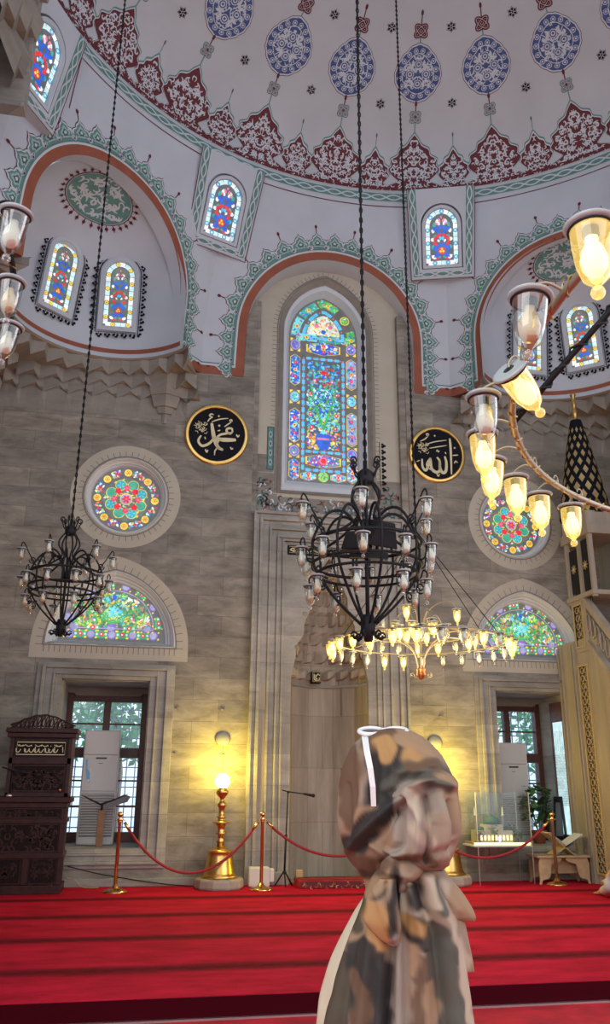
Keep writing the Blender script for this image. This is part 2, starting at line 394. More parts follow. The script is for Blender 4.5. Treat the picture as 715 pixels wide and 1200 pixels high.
def braid(pt, path, wd, c, layer, wl):
    """interlaced two-strand guilloche along a path"""
    # resample
    D = [0]
    for i in range(1, len(path)): D.append(D[-1]+math.dist(path[i-1], path[i]))
    T = D[-1]; n = max(4, int(T/wl))*8
    pts = []; j = 0
    for i in range(n+1):
        d = T*i/n
        while j < len(D)-2 and D[j+1] < d: j += 1
        f = (d-D[j])/max(1e-9, D[j+1]-D[j]); a, b = path[j], path[j+1]
        l = math.dist(a, b) or 1; pts.append((a[0]+(b[0]-a[0])*f, a[1]+(b[1]-a[1])*f, -(b[1]-a[1])/l, (b[0]-a[0])/l))
    for sg in (1, -1):
        Q = [(p[0]+p[2]*sg*wd*.3*math.sin(2*PI*i/16), p[1]+p[3]*sg*wd*.3*math.sin(2*PI*i/16)) for i, p in enumerate(pts)]
        pt.strip(Q, wd*.16, c, layer)
    for i in range(4, n, 8):
        p = pts[i]
        for sg in (1, -1): pt.blob(p[0]+p[2]*sg*wd*.25, p[1]+p[3]*sg*wd*.25, wd*.22, wd*.14, math.atan2(p[3], p[2])+PI/2, c, layer)
def band(pt, path, wd, wl, closed=False, base='teal', line='white_paint', lay=1, edge='white_paint'):
    if closed: path = list(path)+[path[0]]
    pt.strip(path, wd*1.22, edge, lay); pt.strip(path, wd, base, lay+1); braid(pt, path, wd, line, lay+2, wl)
#%%PART2
# ------------------------------------------------------------------ floor
AX = 2.61
def structure(o): o['kind'] = 'structure'; return o
mb = MB(); mb.box(-2.6, 7.9, 6.0, 12.0, -.2, 0, 0); mb.box(-2.6, 7.9, 5.985, 6.0, -.13, -.004, 1); mb.box(-2.6, 7.9, 5.955, 5.985, -.135, -.118, 2)
structure(mb.build('floor', ['carpet', 'carpet_edge', 'metal_strip']))
mb = MB(); mb.box(-3.5, 9.5, -5, 5.985, -.3, -.13); structure(mb.build('floor_lower', ['carpet_low']))
# ------------------------------------------------------------------ the long wall with the prayer niche
holes = [rect(-1.17, .03, .46, 2.64), rect(5.19, 6.39, .46, 2.64), rect(2.0, 3.22, .0, 4.62),
         circ(-.51, 5.36, .60, 40), circ(5.73, 5.36, .60, 40), arch(-.56, .9, 3.12, 3.2, 4.2), arch(5.78, .9, 3.12, 3.2, 4.2)]
outer = [(-2.6, -.2), (7.9, -.2), (7.9, 7.6), (3.93, 7.6), (3.93, 5.26), (1.38, 5.26), (1.38, 7.6), (-2.6, 7.6)]
holes[2] = rect(2.0, 3.22, .02, 4.62)
mb = MB(); mb.slab(outer, WALL, -1.1, 0, 0, holes); structure(mb.build('wall_front', ['ashlar']))
mb = MB(); mb.box(-2.75, -2.5, 3.2, 11.75, -.2, 7.6); structure(mb.build('wall_left', ['ashlar']))
mb = MB(); mb.box(7.75, 8.0, 6.2, 11.75, -.2, 7.6); structure(mb.build('wall_right', ['ashlar']))
mb = MB(); mb.box(-2.5, 1.4, 11.70, 11.75, 0, .10); mb.box(3.8, 7.75, 11.70, 11.75, 0, .10); structure(mb.build('baseboard_front', ['marble'], bevel=.01))

# ------------------------------------------------------------------ octagon with arches, pendentives and the ring
CX, CY, RR = 2.87, 5.86, 5.42; Z0 = 7.53; ZR = 10.93
VS = [(-2.3, 4.0), (-2.3, 8.68), (.5, 11.74), (4.73, 11.74), (7.53, 8.68), (7.53, 4.0)]
def surf(i, t, z, w=0):
    a, b = VS[i], VS[i+1]; L = math.dist(a, b); dx, dy = (b[0]-a[0])/L, (b[1]-a[1])/L
    px, py = a[0]+dx*t, a[1]+dy*t; q = math.hypot(px-CX, py-CY); ux, uy = (px-CX)/q, (py-CY)/q
    s_ = max(0, min(1, (z-Z0)/(ZR-Z0)))**1.7
    qx, qy = CX+ux*RR, CY+uy*RR
    return Vector((px+(qx-px)*s_-ux*w, py+(qy-py)*s_-uy*w, z-.25*w*s_))
FL = [math.dist(VS[i], VS[i+1]) for i in range(5)]
ARC = {1: (FL[1]-2.1, 1.45, 8.42, 9.76), 2: (2.64-.5, 1.45, 8.45, 9.78), 3: (2.1, 1.45, 8.42, 9.76)}
ZF = {1: Z0, 2: Z0, 3: Z0}
for i in range(5):
    mb = MB(); L = FL[i]; cols = [L*k/24 for k in range(25)]
    if i in ARC:
        c_, hw, zs, za = ARC[i]
        pth = arch(c_, hw, Z0, zs, za, 16)[1:]
        right = [p for p in pth if p[0] >= c_-1e-6]; left = [(2*c_-x, z) for x, z in right]
        ozs = sorted({round(p[0], 5): p[1] for p in left+right if p[1] >= zs-1e-6}.items())
        # piers
        for (ta, tb) in ((0, c_-hw), (c_+hw, L)):
            mb.grid([[surf(i, ta+(tb-ta)*k/5, Z0+(ZR-Z0)*j/16) for k in range(6)] for j in range(17)])
        rows = []
        for j in range(17): rows.append([surf(i, x, z+(ZR-z)*j/16) for x, z in ozs])
        mb.grid(rows)
        nrm = Vector((-(VS[i+1][1]-VS[i][1]), VS[i+1][0]-VS[i][0], 0)).normalized()   # away from the room
        front = [surf(i, x, z) for x, z in [(c_-hw, Z0)]+left[1:][::1]+right[::-1][1:]] if False else None
        edge = [(c_-hw, Z0)]+[q for q in ozs]+[(c_+hw, Z0)]
        fr = [surf(i, x, z) for x, z in edge]
        mb.grid([fr, [p+nrm*(((.15 if i == 2 else .07))-(p-Vector((VS[i][0], VS[i][1], p.z))).dot(nrm)) for p in fr]], 0)
        mb.add([surf(i, 0, Z0), surf(i, c_-hw, Z0), surf(i, c_-hw, Z0)+nrm*.3, surf(i, 0, Z0)+nrm*.3], [(0, 1, 2, 3)], 1)
        mb.add([surf(i, c_+hw, Z0), surf(i, L, Z0), surf(i, L, Z0)+nrm*.3, surf(i, c_+hw, Z0)+nrm*.3], [(0, 1, 2, 3)], 1)
    else:
        mb.grid([[surf(i, x, (Z0 if i else Z0)+(ZR-Z0)*j/16) for x in cols] for j in range(17)])
    structure(mb.build('wall_pendentive', ['plaster', 'brownband']))

class PathF:
    """frame along a polyline: (distance along, distance to the left side)"""
    def __init__(s, pts):
        s.p = pts; s.d = [0]
        for i in range(1, len(pts)): s.d.append(s.d[-1]+math.dist(pts[i-1], pts[i]))
        s.L = s.d[-1]; s.n = []
        for i in range(len(pts)):
            a = pts[max(0, i-1)]; b = pts[min(len(pts)-1, i+1)]; l = math.dist(a, b) or 1
            s.n.append((-(b[1]-a[1])/l, (b[0]-a[0])/l))
    def at(s, x, y):
        x = max(0, min(s.L, x)); i = 0
        lo, hi = 0, len(s.d)-2
        while lo < hi:
            m_ = (lo+hi+1)//2
            if s.d[m_] <= x: lo = m_
            else: hi = m_-1
        i = lo; f = (x-s.d[i])/max(1e-9, s.d[i+1]-s.d[i])
        a, b = s.p[i], s.p[i+1]; nx = s.n[i][0]+(s.n[i+1][0]-s.n[i][0])*f; ny = s.n[i][1]+(s.n[i+1][1]-s.n[i][1])*f
        return (a[0]+(b[0]-a[0])*f+nx*y, a[1]+(b[1]-a[1])*f+ny*y)
def crest_unit(hw, h):
    """pointed lobed palmette, x across, y outwards"""
    R = [(hw*.98, 0), (hw*.62, h*.16), (hw*.98, h*.30), (hw*.86, h*.52), (hw*.52, h*.58), (hw*.40, h*.74), (hw*.12, h*.86), (0, h)]
    r = spl(R, 3); return r+[(-x, y) for x, y in r[:-1]][::-1]
def arch_crest(i):
    c_, hw, zs, za = ARC[i]
    pth = arch(c_, hw, Z0, zs, za, 18); pth = pth[1:]+[pth[0]]   # right foot .. over .. left foot
    pth = pth[::-1]                                               # left foot first: left side = outwards
    pth = [pth[0]]+[(pth[0][0], Z0+(zs-Z0)*k/6) for k in range(1, 6)]+pth[1:-1]+[(pth[-1][0], zs-(zs-Z0)*k/6) for k in range(1, 6)]+[pth[-1]]
    F = PathF(pth); pt = Paint(lambda u, v, w: surf(i, u, v, w), .002, .003)
    n = 90
    def line(y, wd, c, lay, z=0):
        Q = [F.at(F.L*k/n, y) for k in range(n+1)]; pt.strip(Q, wd, c, lay)
    line(.07, .14, 'brownband', 1); line(.155, .035, 'white_paint', 1); line(.185, .03, 'teal', 2); line(.205, .012, 'tealdark', 3)
    N = 23; st = F.L/N
    for k in range(N):
        x0 = st*(k+.5); big = 1
        U = crest_unit(st*.52, .27)
        def tr(L, sc=1, dy=0): return [F.at(x0+x*sc, .20+y*sc+dy) for x, y in L]
        pt.poly(tr(U, 1.10, -.004), 'maroon', 2); pt.poly(tr(U, 1.02), 'white_paint', 3); pt.poly(tr(U, .90), 'teal', 4)
        inner = crest_unit(st*.30, .17); pt.poly(tr(inner, 1, .03), 'palegreen', 5); pt.poly(tr(inner, .62, .05), 'tealdark', 6); pt.poly(tr(inner, .3, .075), 'white_paint', 7)
        for sg in (-1, 1):
            pt.comma(*F.at(x0+sg*st*.36, .26), .07, PI/2*sg+random.random(), sg, 'white_paint', 5)
            q = F.at(x0+sg*st*.5, .215); pt.disc(q[0], q[1], .024, 'white_paint', 5, 8); pt.disc(q[0], q[1], .014, 'maroon', 6, 8)
        if k % 2 == 0:
            a = F.at(x0, .45); b = F.at(x0, .58); pt.strip([a, b], .016, 'maroon', 2)
            ang = math.atan2(b[1]-a[1], b[0]-a[0]); pt.blob(b[0], b[1], .075, .055, ang, 'maroon', 3)
    # frame round the foot of the pier
    L = FL[i]
    for sg, e in ((-1, 0), (1, L)):
        xs = sorted((c_+sg*hw, e))
        pt.poly(rect(xs[0], xs[1], Z0, Z0+.14), 'brownband', 2); pt.poly(rect(xs[0]+(.14 if sg > 0 else 0), xs[1]-(.14 if sg < 0 else 0), Z0+.14, Z0+.175), 'white_paint', 3)
        pt.strip([(xs[0]+(.16 if sg > 0 else 0), Z0+.19), (xs[1]-(.16 if sg < 0 else 0), Z0+.19)], .012, 'tealdark', 3)
        # soft relief cartouche worn into the plaster above the pier
        cx_ = c_+sg*(hw+.62)
    return structure(pt.build('trim_arch_border'))
for i in (1, 2, 3): arch_crest(i)

# ring border with interlace, and the shallow dome
def ringmap(u, v, w):      # u metres along the ring from the far side, v height
    a = PI/2-u/RR; r = RR-w
    return Vector((CX+r*math.cos(a), CY+r*math.sin(a), v))
mb = MB(); mb.grid([[Vector((CX+RR*math.cos(2*PI*k/96), CY+RR*math.sin(2*PI*k/96), z)) for k in range(96)] for z in (ZR, 11.1)], 0, True, True)
structure(mb.build('trim_ring', ['plaster']))
pt = Paint(ringmap)
U = [x*.1-7 for x in range(141)]
pt.strip([(x, 11.015) for x in U], .19, 'white_paint', 1); pt.strip([(x, 11.015) for x in U], .168, 'teal', 2); braid(pt, [(x, 11.015) for x in U], .17, 'white_paint', 3, .26)
structure(pt.build('trim_ring_border'))
pt = Paint(lambda u, v, w: Vector((CX+(RR+.01-w)*math.cos(PI/2-u/RR), CY+(RR+.01-w)*math.sin(PI/2-u/RR), v)) if v > 0 else None)
KD = .45; RD = PI/180
def dome(th, la, w=0):
    a, e = th*RD, la*RD; r = RR-w
    return Vector((CX+r*math.cos(e)*math.cos(a), CY+r*math.cos(e)*math.sin(a), 11.1+KD*r*math.sin(e)))
mb = MB(); mb.grid([[dome(3.75*k, 90*j/24) for k in range(96)] for j in range(24)]+[[dome(3.75*k, 89.9) for k in range(96)]], 0, True, True)
structure(mb.build('ceiling_dome', ['plaster_dome']))
def dloc(th0, la0):
    su = .0946*math.cos(la0*RD); sv = .0946*math.sqrt(math.sin(la0*RD)**2+(KD*math.cos(la0*RD))**2)
    return lambda u, v, w: dome(th0-u/su, la0+v/sv, w)
def dpaint(th0, la0): return Paint(dloc(th0, la0), .0025, .004, .14)
def big_crest(hw, h, n=4):
    R = [(hw, 0), (hw*.93, h*.10), (hw*.66, h*.17), (hw*.60, h*.22), (hw*.80, h*.32), (hw*.95, h*.42), (hw*.84, h*.50), (hw*.86, h*.60), (hw*.62, h*.67), (hw*.55, h*.77), (hw*.30, h*.83), (hw*.16, h*.92), (0, h)]
    r = spl(R, n); return r+[(-x, y) for x, y in r[:-1]][::-1]
def shrink(poly, k, cy=0): return [(x*k, cy+(y-cy)*k) for x, y in poly]
rb = random.Random(3)
for i in range(-1, 11):
    th = 47.8+15*(i-2) if False else 17.8+15*i
    # great palmette
    p = dpaint(th, 1.5); U = big_crest(.47, .86)
    p.poly(shrink(U, 1.07), 'teal', 1); p.poly(shrink(U, 1.04), 'white_paint', 2); p.poly(shrink(U, 1.015), 'maroon', 3); p.poly(shrink(U, .985), 'red_paint', 4)
    filigree(p, shrink(U, .93, .3), .078, 'white_paint', 5, 0, 1.35, rb)
    p.strip([(0, .9), (0, 1.06)], .02, 'teal', 1)
    structure(p.build('trim_dome_palmette'))
    # knot between palmette and pendant
    for la, c1, s_ in ((27.0, 'maroon', 1.0), (46.8, 'red_paint', 1.15)):
        p = dpaint(th, la)
        for a in (PI/4, 3*PI/4):
            E_ = [(s_*(.10*math.cos(t)*math.cos(a)-.042*math.sin(t)*math.sin(a)), s_*(.10*math.cos(t)*math.sin(a)+.042*math.sin(t)*math.cos(a))) for t in [2*PI*k/18 for k in range(18)]]
            p.ring(E_, 'tealdark' if c1 == 'maroon' else 'maroon', 2, .045*s_); p.ring(E_, c1 if c1 != 'maroon' else 'white_paint', 3, .022*s_); p.ring(E_, 'maroon' if c1 == 'maroon' else 'white_paint', 4, .007)
        p.strip([(0, .09), (0, .24)], .018, 'maroon', 1); p.strip([(0, -.09), (0, -.2)], .018, 'teal', 1); p.blob(0, .26 if la > 40 else .2, .1, .05, PI/2, 'maroon', 3); p.disc(0, 0, .018, 'maroon', 5, 8)
        structure(p.build('trim_dome_knot'))
    # blue pendant
    p = dpaint(th, 37.6); U = []
    for k in range(72):
        a = 2*PI*k/72; pw = abs(math.sin(a))**3*.09
        r_ = .36*(1+.035*abs(math.cos(a*8)))
        U.append((r_*math.cos(a)*1.0, (r_*.93+pw*.9)*math.sin(a)))
    p.poly(shrink(U, 1.08), 'maroon', 1); p.poly(shrink(U, 1.055), 'white_paint', 2); p.poly(shrink(U, 1.0), 'blue_paint', 3)
    for k in range(16):
        a = 2*PI*(k+.5)/16; x, y = .305*math.cos(a), .345*math.sin(a); p.disc(x, y, .043, 'white_paint', 4, 10); p.disc(x, y, .032, 'blue_paint', 5, 10); p.disc(x, y, .018, 'white_paint', 6, 8)
    U2 = shrink(U, .72); p.ring(U2, 'white_paint', 4, .012); filigree(p, shrink(U, .70), .075, 'white_paint', 4, 0, 1.2, rb)
    for k in range(4):
        a = PI/2*k; x, y = .135*math.cos(a), .15*math.sin(a)
        p.disc(x, y, .072, 'white_paint', 4, 8); p.disc(x, y, .058, 'blue_paint', 5, 8); p.disc(x, y, .04, 'white_paint', 6, 8); p.disc(x, y, .02, 'blue_paint', 7, 8)
        a += PI/4
        for q in (-.35, .35): p.blob(.17*math.cos(a+q*.6), .19*math.sin(a+q*.6), .12, .05, a+q*2, 'white_paint', 4)
        p.strip([(.05*math.cos(a), .05*math.sin(a)), (.24*math.cos(a), .27*math.sin(a))], .014, 'white_paint', 4)
    structure(p.build('trim_dome_pendant'))
    th += 7.5
    p = dpaint(th, 1.5); U = big_crest(.275, .64)
    p.poly(shrink(U, 1.12), 'teal', 1); p.poly(shrink(U, 1.07), 'white_paint', 2); p.poly(shrink(U, 1.02), 'maroon', 3); p.poly(shrink(U, .97), 'red_paint', 4)
    filigree(p, shrink(U, .9, .25), .070, 'white_paint', 5, 0, 1.35, rb)
    p.strip([(0, .72), (0, .84)], .014, 'teal', 1); p.blob(0, .85, .07, .03, PI/2, 'tealdark', 2)
    p.poly([(-.75, -.005), (.75, -.005), (.75, .06), (-.75, .06)], 'red_paint', 5)
    for k in range(12):
        x = -.70+k*.125; p.comma(x, .02, .05, rb.uniform(0, 6), 1, 'white_paint', 6)
    structure(p.build('trim_dome_palmette'))
    for la in (30.2, 47.2):
        p = dpaint(th, la)
        st = [((.085 if k % 2 == 0 else .05)*math.cos(PI*k/6+PI/6*0+PI/2), (.085 if k % 2 == 0 else .05)*math.sin(PI*k/6+PI/2)) for k in range(12)]
        p.ring(st, 'black_paint', 2, .008); 
        for k in range(6): a = PI/2+PI*k/3; p.blob(.042*math.cos(a), .042*math.sin(a), .05, .032, a, 'black_paint', 2)
        p.disc(0, 0, .014, 'black_paint', 3, 8)
        structure(p.build('trim_dome_star'))
# dark-red lines bounding the fields between the drum windows
def pend_line(i, pts, wd, c, lay=1): 
    p = Paint(lambda u, v, w: surf(i, u, v, w), .002, .003); p.strip(pts, wd, c, lay); return p
FIELDS = [(1, .85, FL[1]-.52), (2, .50, FL[2]-.50), (3, .52, FL[3]-.85)]
for i, a, b in FIELDS:
    zt = ZR-.09
    pts = [(a, 10.0)]+[(a, 10.0+(zt-10.0)*k/5) for k in range(1, 6)]+[(a+(b-a)*k/30, zt) for k in range(1, 30)]+[(b, zt-(zt-10.0)*k/5) for k in range(0, 6)]
    structure(pend_line(i, pts, .016, 'maroon').build('trim_field_line'))

# ------------------------------------------------------------------ stained glass of the small arched windows
def small_glass(p, w_, h_, gold_dots=False):
    hw = w_/2; A = arch(0, hw, 0, h_-hw*1.05, h_, 10)
    p.poly(A, 'lead', 1)
    # border panes
    F = PathF(arch(0, hw-.045, .045, h_-hw*1.05, h_-.045, 12)+[(-hw+.045, .045)])
    n = 22
    for k in range(n):
        Q = [F.at(F.L*(k+.03+.94*j/4)/n, 0) for j in range(5)]; p.strip(Q, .070, 'g_ice' if k % 3 else 'g_white', 2)
    n = 11
    for k in range(n):
        x, y = F.at(F.L*(k+.5)/n, 0); p.disc(x, y, .040, 'lead', 3, 10); p.disc(x, y, .032, 'g_yellow' if gold_dots else 'g_sky', 4, 10); p.disc(x, y, .013, 'g_orange' if gold_dots else 'g_white', 5, 6)
    B = arch(0, hw-.095, .095, h_-hw*1.05, h_-.10, 10); p.poly(B, 'leadg' if gold_dots else 'lead2', 2)
    k = (h_-.2); y0 = .10; s_ = hw-.10
    for sg in (-1, 1):
        def bl(x, y, l, wd, a, c, lay=4): p.blob(sg*x*s_, y0+y*k, l*s_*1.15, wd*s_*1.3, a if sg > 0 else PI-a, c, lay)
        # white and green filler leaves, then the blue and red arabesque
        for (x, y, l, wd, a, c) in [(.75,.06,.5,.3,.6,'g_white'),(.45,.03,.5,.22,2.6,'g_red'),(.8,.28,.4,.3,1.5,'g_teal'),(.85,.45,.34,.3,1.2,'g_white'),(.62,.52,.4,.25,2.2,'g_teal'),(.8,.64,.4,.26,1.4,'g_white'),
                                   (.66,.78,.5,.26,1.9,'g_teal'),(.4,.86,.4,.22,2.2,'g_pale'),(.25,.80,.4,.2,1.2,'g_white'),(.3,.42,.3,.16,1.0,'g_white'),(.25,.06,.3,.2,0,'g_teal')]: bl(x, y, l, wd, a, c, 3)
        for (x, y, l, wd, a, c) in [(.36,.12,.85,.42,2.5,'g_blue'),(.58,.25,.55,.38,1.2,'g_blue'),(.22,.30,.6,.34,1.9,'g_blue'),(.58,.36,.5,.24,.9,'g_red'),(.62,.47,.5,.22,1.9,'g_red'),(.30,.53,.6,.26,2.4,'g_red'),
                                   (.28,.62,.5,.3,.9,'g_blue'),(.60,.68,.6,.3,.7,'g_blue'),(.22,.72,.42,.3,1.9,'g_blue'),(.18,.87,.4,.18,1.2,'g_pink'),(.42,.80,.36,.16,.5,'g_pink'),(.12,.47,.36,.2,1.6,'g_sky')]: bl(x, y, l, wd, a, c, 4)
    p.disc(0, y0+.20*k, .40*s_, 'lead', 5, 12); p.disc(0, y0+.20*k, .34*s_, 'g_red', 6, 12)
    for a in (PI/2, PI/2+2*PI/3, PI/2-2*PI/3): p.disc(.15*s_*math.cos(a), y0+.20*k+.15*s_*math.sin(a), .11*s_, 'g_yellow', 7, 8)
    p.blob(0, y0+.94*k, .3*s_, .2*s_, PI/2, 'g_pink', 5)
def small_window(name, o, ux, uy, gw, gh, fw, gold_dots, fringe=False, label_kind='structure'):
    """o: foot of the glass, in the plane of the glass"""
    f = frame(o, ux, uy); hw = gw/2
    A = arch(0, hw, 0, gh-hw*1.05, gh, 10); B = arch(0, hw+fw, -fw, gh-hw*1.05, gh+fw, 12)
    mb = MB(); mb.slab(B, f, -.14, .03, 0, [A]); fr = structure(mb.build(name, ['plaster']))
    mb = MB(); mb.slab(A, f, -.05, -.023, 0); g = mb.build('pane_back', ['lead'], fr)
    p = Paint(lambda u, v, w: f(u, v, w-.022)); small_glass(p, gw, gh, gold_dots); p.build('stained_glass', fr)
    if fringe:
        p = Paint(lambda u, v, w: f(u, v, w+.01)); L = arch(0, hw+fw+.03, -fw-.03, gh-hw*1.05, gh+fw+.03, 12); L = L+[L[0]]
        F = PathF(L); n = 30; p.ring(L[:-1], 'black_paint', 1, .014)
        for k in range(n):
            d_ = F.L*(k+.5)/n
            for dx, dy, l in ((0, -.075, .05), (-.028, -.045, .045), (.028, -.045, .045)):
                x, y = F.at(d_+dx, dy); p.disc(x, y, l*.5, 'black_paint', 1, 7)
            x, y = F.at(d_, -.052); p.disc(x, y, .010, 'white_paint', 2, 6)
            a = F.at(d_, 0); b = F.at(d_, -.10); p.strip([a, b], .010, 'black_paint', 1)
        p.build('painted_fringe', fr)
    return f
def drum_window(px, py, pz, dirx, diry, tilt, k=1):
    """window above a pier, tilted with the pendentive; (dirx, diry) points to the room's middle"""
    l = math.hypot(dirx, diry); dx, dy = dirx/l, diry/l; t = math.radians(tilt)
    uy = Vector((dx*math.sin(t), dy*math.sin(t), math.cos(t))); ux = Vector((-dy, dx, 0))
    f = frame((px, py, pz), ux, uy)
    # plaster panel with the painted interlace
    Bo = [(-.52, -.22), (.52, -.22), (.56, 1.30), (-.56, 1.30)]; A = arch(0, .27, 0, .70, 1.0, 10)
    mb = MB(); mb.slab(Bo, f, -.75, .0, 0, [arch(0, .35, -.06, .70, 1.04, 10)]); fr = structure(mb.build('window_surround', ['plaster']))
    p = Paint(f); 
    for P_ in ([(-.49, 1.30), (-.44, -.15), (.44, -.15), (.49, 1.30)],):
        band(p, P_, .13, .24)
        p.strip([(-.59+.02, 1.3), (-.535, -.24), (.535, -.24), (.57, 1.3)], .014, 'maroon', 3)
    p.build('painted_border', fr)
    small_window('window_drum', f(0, .0, -.02), ux, uy, .56, .96, .05, False)
for (a, b) in ((VS[2], 1), (VS[3], -1), (VS[1], 1), (VS[4], -1)):
    dx, dy = CX-a[0], CY-a[1]; l = math.hypot(dx, dy)
    off = .60 if a[1] > 10 else .45
    drum_window(a[0]+dx/l*off-(.07 if a[1] > 10 else 0), a[1]+dy/l*off, 9.72 if a[1] > 10 else 9.52, dx, dy, 21 if a[1] > 10 else 12)

# ------------------------------------------------------------------ corner half domes
def exedra(cx, cy, away, wins, sgn):
    R = 1.41; zs = 8.42; hh = 1.38; a0 = away-92; a1 = away+92
    def pf(a, z=None, e=None, w=0):
        r = R-w; al = math.radians(a)
        if e is None: return Vector((cx+r*math.cos(al), cy+r*math.sin(al), z))
        return Vector((cx+r*math.cos(e)*math.cos(al), cy+r*math.cos(e)*math.sin(al), zs+(hh-w)*math.sin(e)))
    rows = [[pf(a0+184*k/40, Z0+(zs-Z0)*j/4) for k in range(41)] for j in range(4)]+[[pf(a0+184*k/40, e=PI/2*j/14) for k in range(41)] for j in range(15)]
    mb = MB(); mb.grid(rows); structure(mb.build('ceiling_half_dome', ['plaster']))
    p = Paint(lambda u, v, w: pf(away+u/R*180/PI, v, None, w))
    p.strip([(x*.1-2.2, Z0+.15) for x in range(45)], .075, 'brownband', 2)
    structure(p.build('trim_half_dome_line'))
    for aw, z_, k in wins:
        al = math.radians(aw); n = Vector((-math.cos(al), -math.sin(al), 0)); r0_ = R-.06; r1_ = R-.24
        o = Vector((cx+r0_*math.cos(al), cy+r0_*math.sin(al), z_)); top = Vector((cx+r1_*math.cos(al), cy+r1_*math.sin(al), z_+1.1))
        ux = Vector((0, 0, 1)).cross(n)
        small_window('window_half_dome', o, ux, top-o, .46, 1.1, .07, True, True)
    # medallion in the crown
    def cm(u, v, w):
        r = math.hypot(u, v); ph = math.atan2(v, u); e0 = math.radians(70); 
        # rotate a cap about the axis 'away'
        d = Vector((math.sin(r/R)*math.sin(ph), math.cos(r/R), 0)); x = math.sin(r/R)*math.cos(ph)
        y_, z_ = math.cos(r/R), math.sin(r/R)*math.sin(ph)
        yy = y_*math.cos(e0)-z_*math.sin(e0); zz = y_*math.sin(e0)+z_*math.cos(e0); xx = x
        al = math.radians(away); q = R-w
        return Vector((cx+q*(yy*math.cos(al)+xx*math.sin(al)), cy+q*(yy*math.sin(al)-xx*math.cos(al)), zs+(hh-w)*zz))
    p = Paint(cm, .003, .006, .07)
    C_ = circ(0, 0, .55, 32, .40)
    p.poly(shrink(C_, 1.05), 'maroon', 1); p.poly(shrink(C_, 1.02), 'white_paint', 2); p.poly(C_, 'teal', 3)
    filigree(p, shrink(C_, .93), .12, 'white_paint', 4, 0, 1.25)
    for k in range(30):
        a = 2*PI*k/30; p.disc(.63*math.cos(a), .48*math.sin(a), .03, 'maroon', 2, 6); p.strip([(.57*math.cos(a), .42*math.sin(a)), (.68*math.cos(a), .53*math.sin(a))], .012, 'maroon', 2)
    structure(p.build('trim_half_dome_medallion'))
exedra(-.9, 10.19, 131.8, [(88, 8.08, 1), (130, 8.12, 1)], 1)
exedra(6.13, 10.19, 48.2, [(90.5, 8.08, 1), (50, 8.10, 1)], -1)

mb = MB()
for a_, b_ in (((-3.0, 12.35), (8.3, 12.45)), ((-3.1, 3.0), (-3.0, 12.4)), ((8.25, 3.0), (8.35, 12.4))): mb.box(a_[0], b_[0], a_[1], b_[1], 7.62, 12.5)
structure(mb.build('light_block_shell', ['plaster']))  # unseen shell added to block daylight leaking through gaps at the arches
# ------------------------------------------------------------------ muqarnas corbelling under the half domes
def muqarnas(cx, cy, away, side):
    # lower line runs along the front wall, round the corner, along the side wall; upper line follows the half-dome foot
    xs = -2.5 if side < 0 else 7.75
    ex = .52 if side < 0 else 4.70
    n = 16; LW = []; UP = []
    corner = (xs, 11.75)
    L1 = abs(ex-xs); L2 = 3.0
    for k in range(n*4+1):
        s_ = k/(n*4); d = s_*(L1+L2)
        if d < L1: q = (ex+(xs-ex)*d/L1, 11.745)
        else: q = (xs+(.005 if side < 0 else -.005), 11.745-(d-L1))
        LW.append(q)
        a = (away+(-98 if side < 0 else 98)+(196*s_ if side < 0 else -196*s_))
        UP.append((cx+1.405*math.cos(math.radians(a)), cy+1.405*math.sin(math.radians(a))))
    tiers = [(.10, 6.90), (.26, 7.06), (.50, 7.22), (1.0, 7.40)]
    def curve(t, sc, ph):
        out = []
        for k, (a, b) in enumerate(zip(LW, UP)):
            z = abs(((k+ph) % 4)-2)/2      # zigzag 0..1
            tt = max(0, t-sc*z*(1 if t > 0 else 0)); out.append((a[0]+(b[0]-a[0])*tt, a[1]+(b[1]-a[1])*tt))
        return out
    mb = MB(); c0 = curve(0, 0, 0); prev = [(x, y, 6.66) for k, (x, y) in enumerate(c0)]
    for j, (t, z) in enumerate(tiers):
        cur = curve(t, .16, 2*j); low = [(x, y, z-(.06*abs(((k+2*j) % 4)-2))) for k, (x, y) in enumerate(cur)]
        top = [(x, y, z+.13) for x, y in cur]
        mb.grid([prev, low], 0, False); mb.grid([low, top], 0, False); prev = top
    mb.grid([prev, [(x, y, Z0+.0) for x, y in UP]], 1, False)
    up2 = [(cx+(x-cx)*.975, cy+(y-cy)*.975, Z0+.02) for x, y in UP]
    mb.grid([[(x, y, Z0-.0) for x, y in UP], up2], 1, False)
    structure(mb.build('trim_muqarnas', ['carved_stone', 'carved_stone']))
    # hanging corbel where the pier meets the corbelling
    mb = MB(); bx_ = -.02 if side < 0 else 5.24
    for k, (w_, d_, z0_, z1_) in enumerate([(.42, .34, 7.26, 7.50), (.34, .26, 7.02, 7.26), (.26, .18, 6.84, 7.02), (.15, .10, 6.74, 6.84), (.05, .05, 6.58, 6.74)]):
        nn = 7; ring0 = []; ring1 = []
        for q in range(nn):
            a = PI*q/(nn-1); wob = 1 if q % 2 else .86
            ring0.append((bx_+w_*math.cos(a)*wob*.78, 11.75-d_*math.sin(a)*wob*.78, z0_)); ring1.append((bx_+w_*math.cos(a)*wob, 11.75-d_*math.sin(a)*wob, z1_))
        mb.grid([ring0, ring1], 0, False); mb.add([(bx_, 11.75, z0_)]+ring0, [(0, q+2, q+1) for q in range(nn-1)])
    structure(mb.build('trim_corbel', ['carved_stone']))
muqarnas(-.9, 10.19, 131.8, -1)
muqarnas(6.13, 10.19, 48.2, 1)
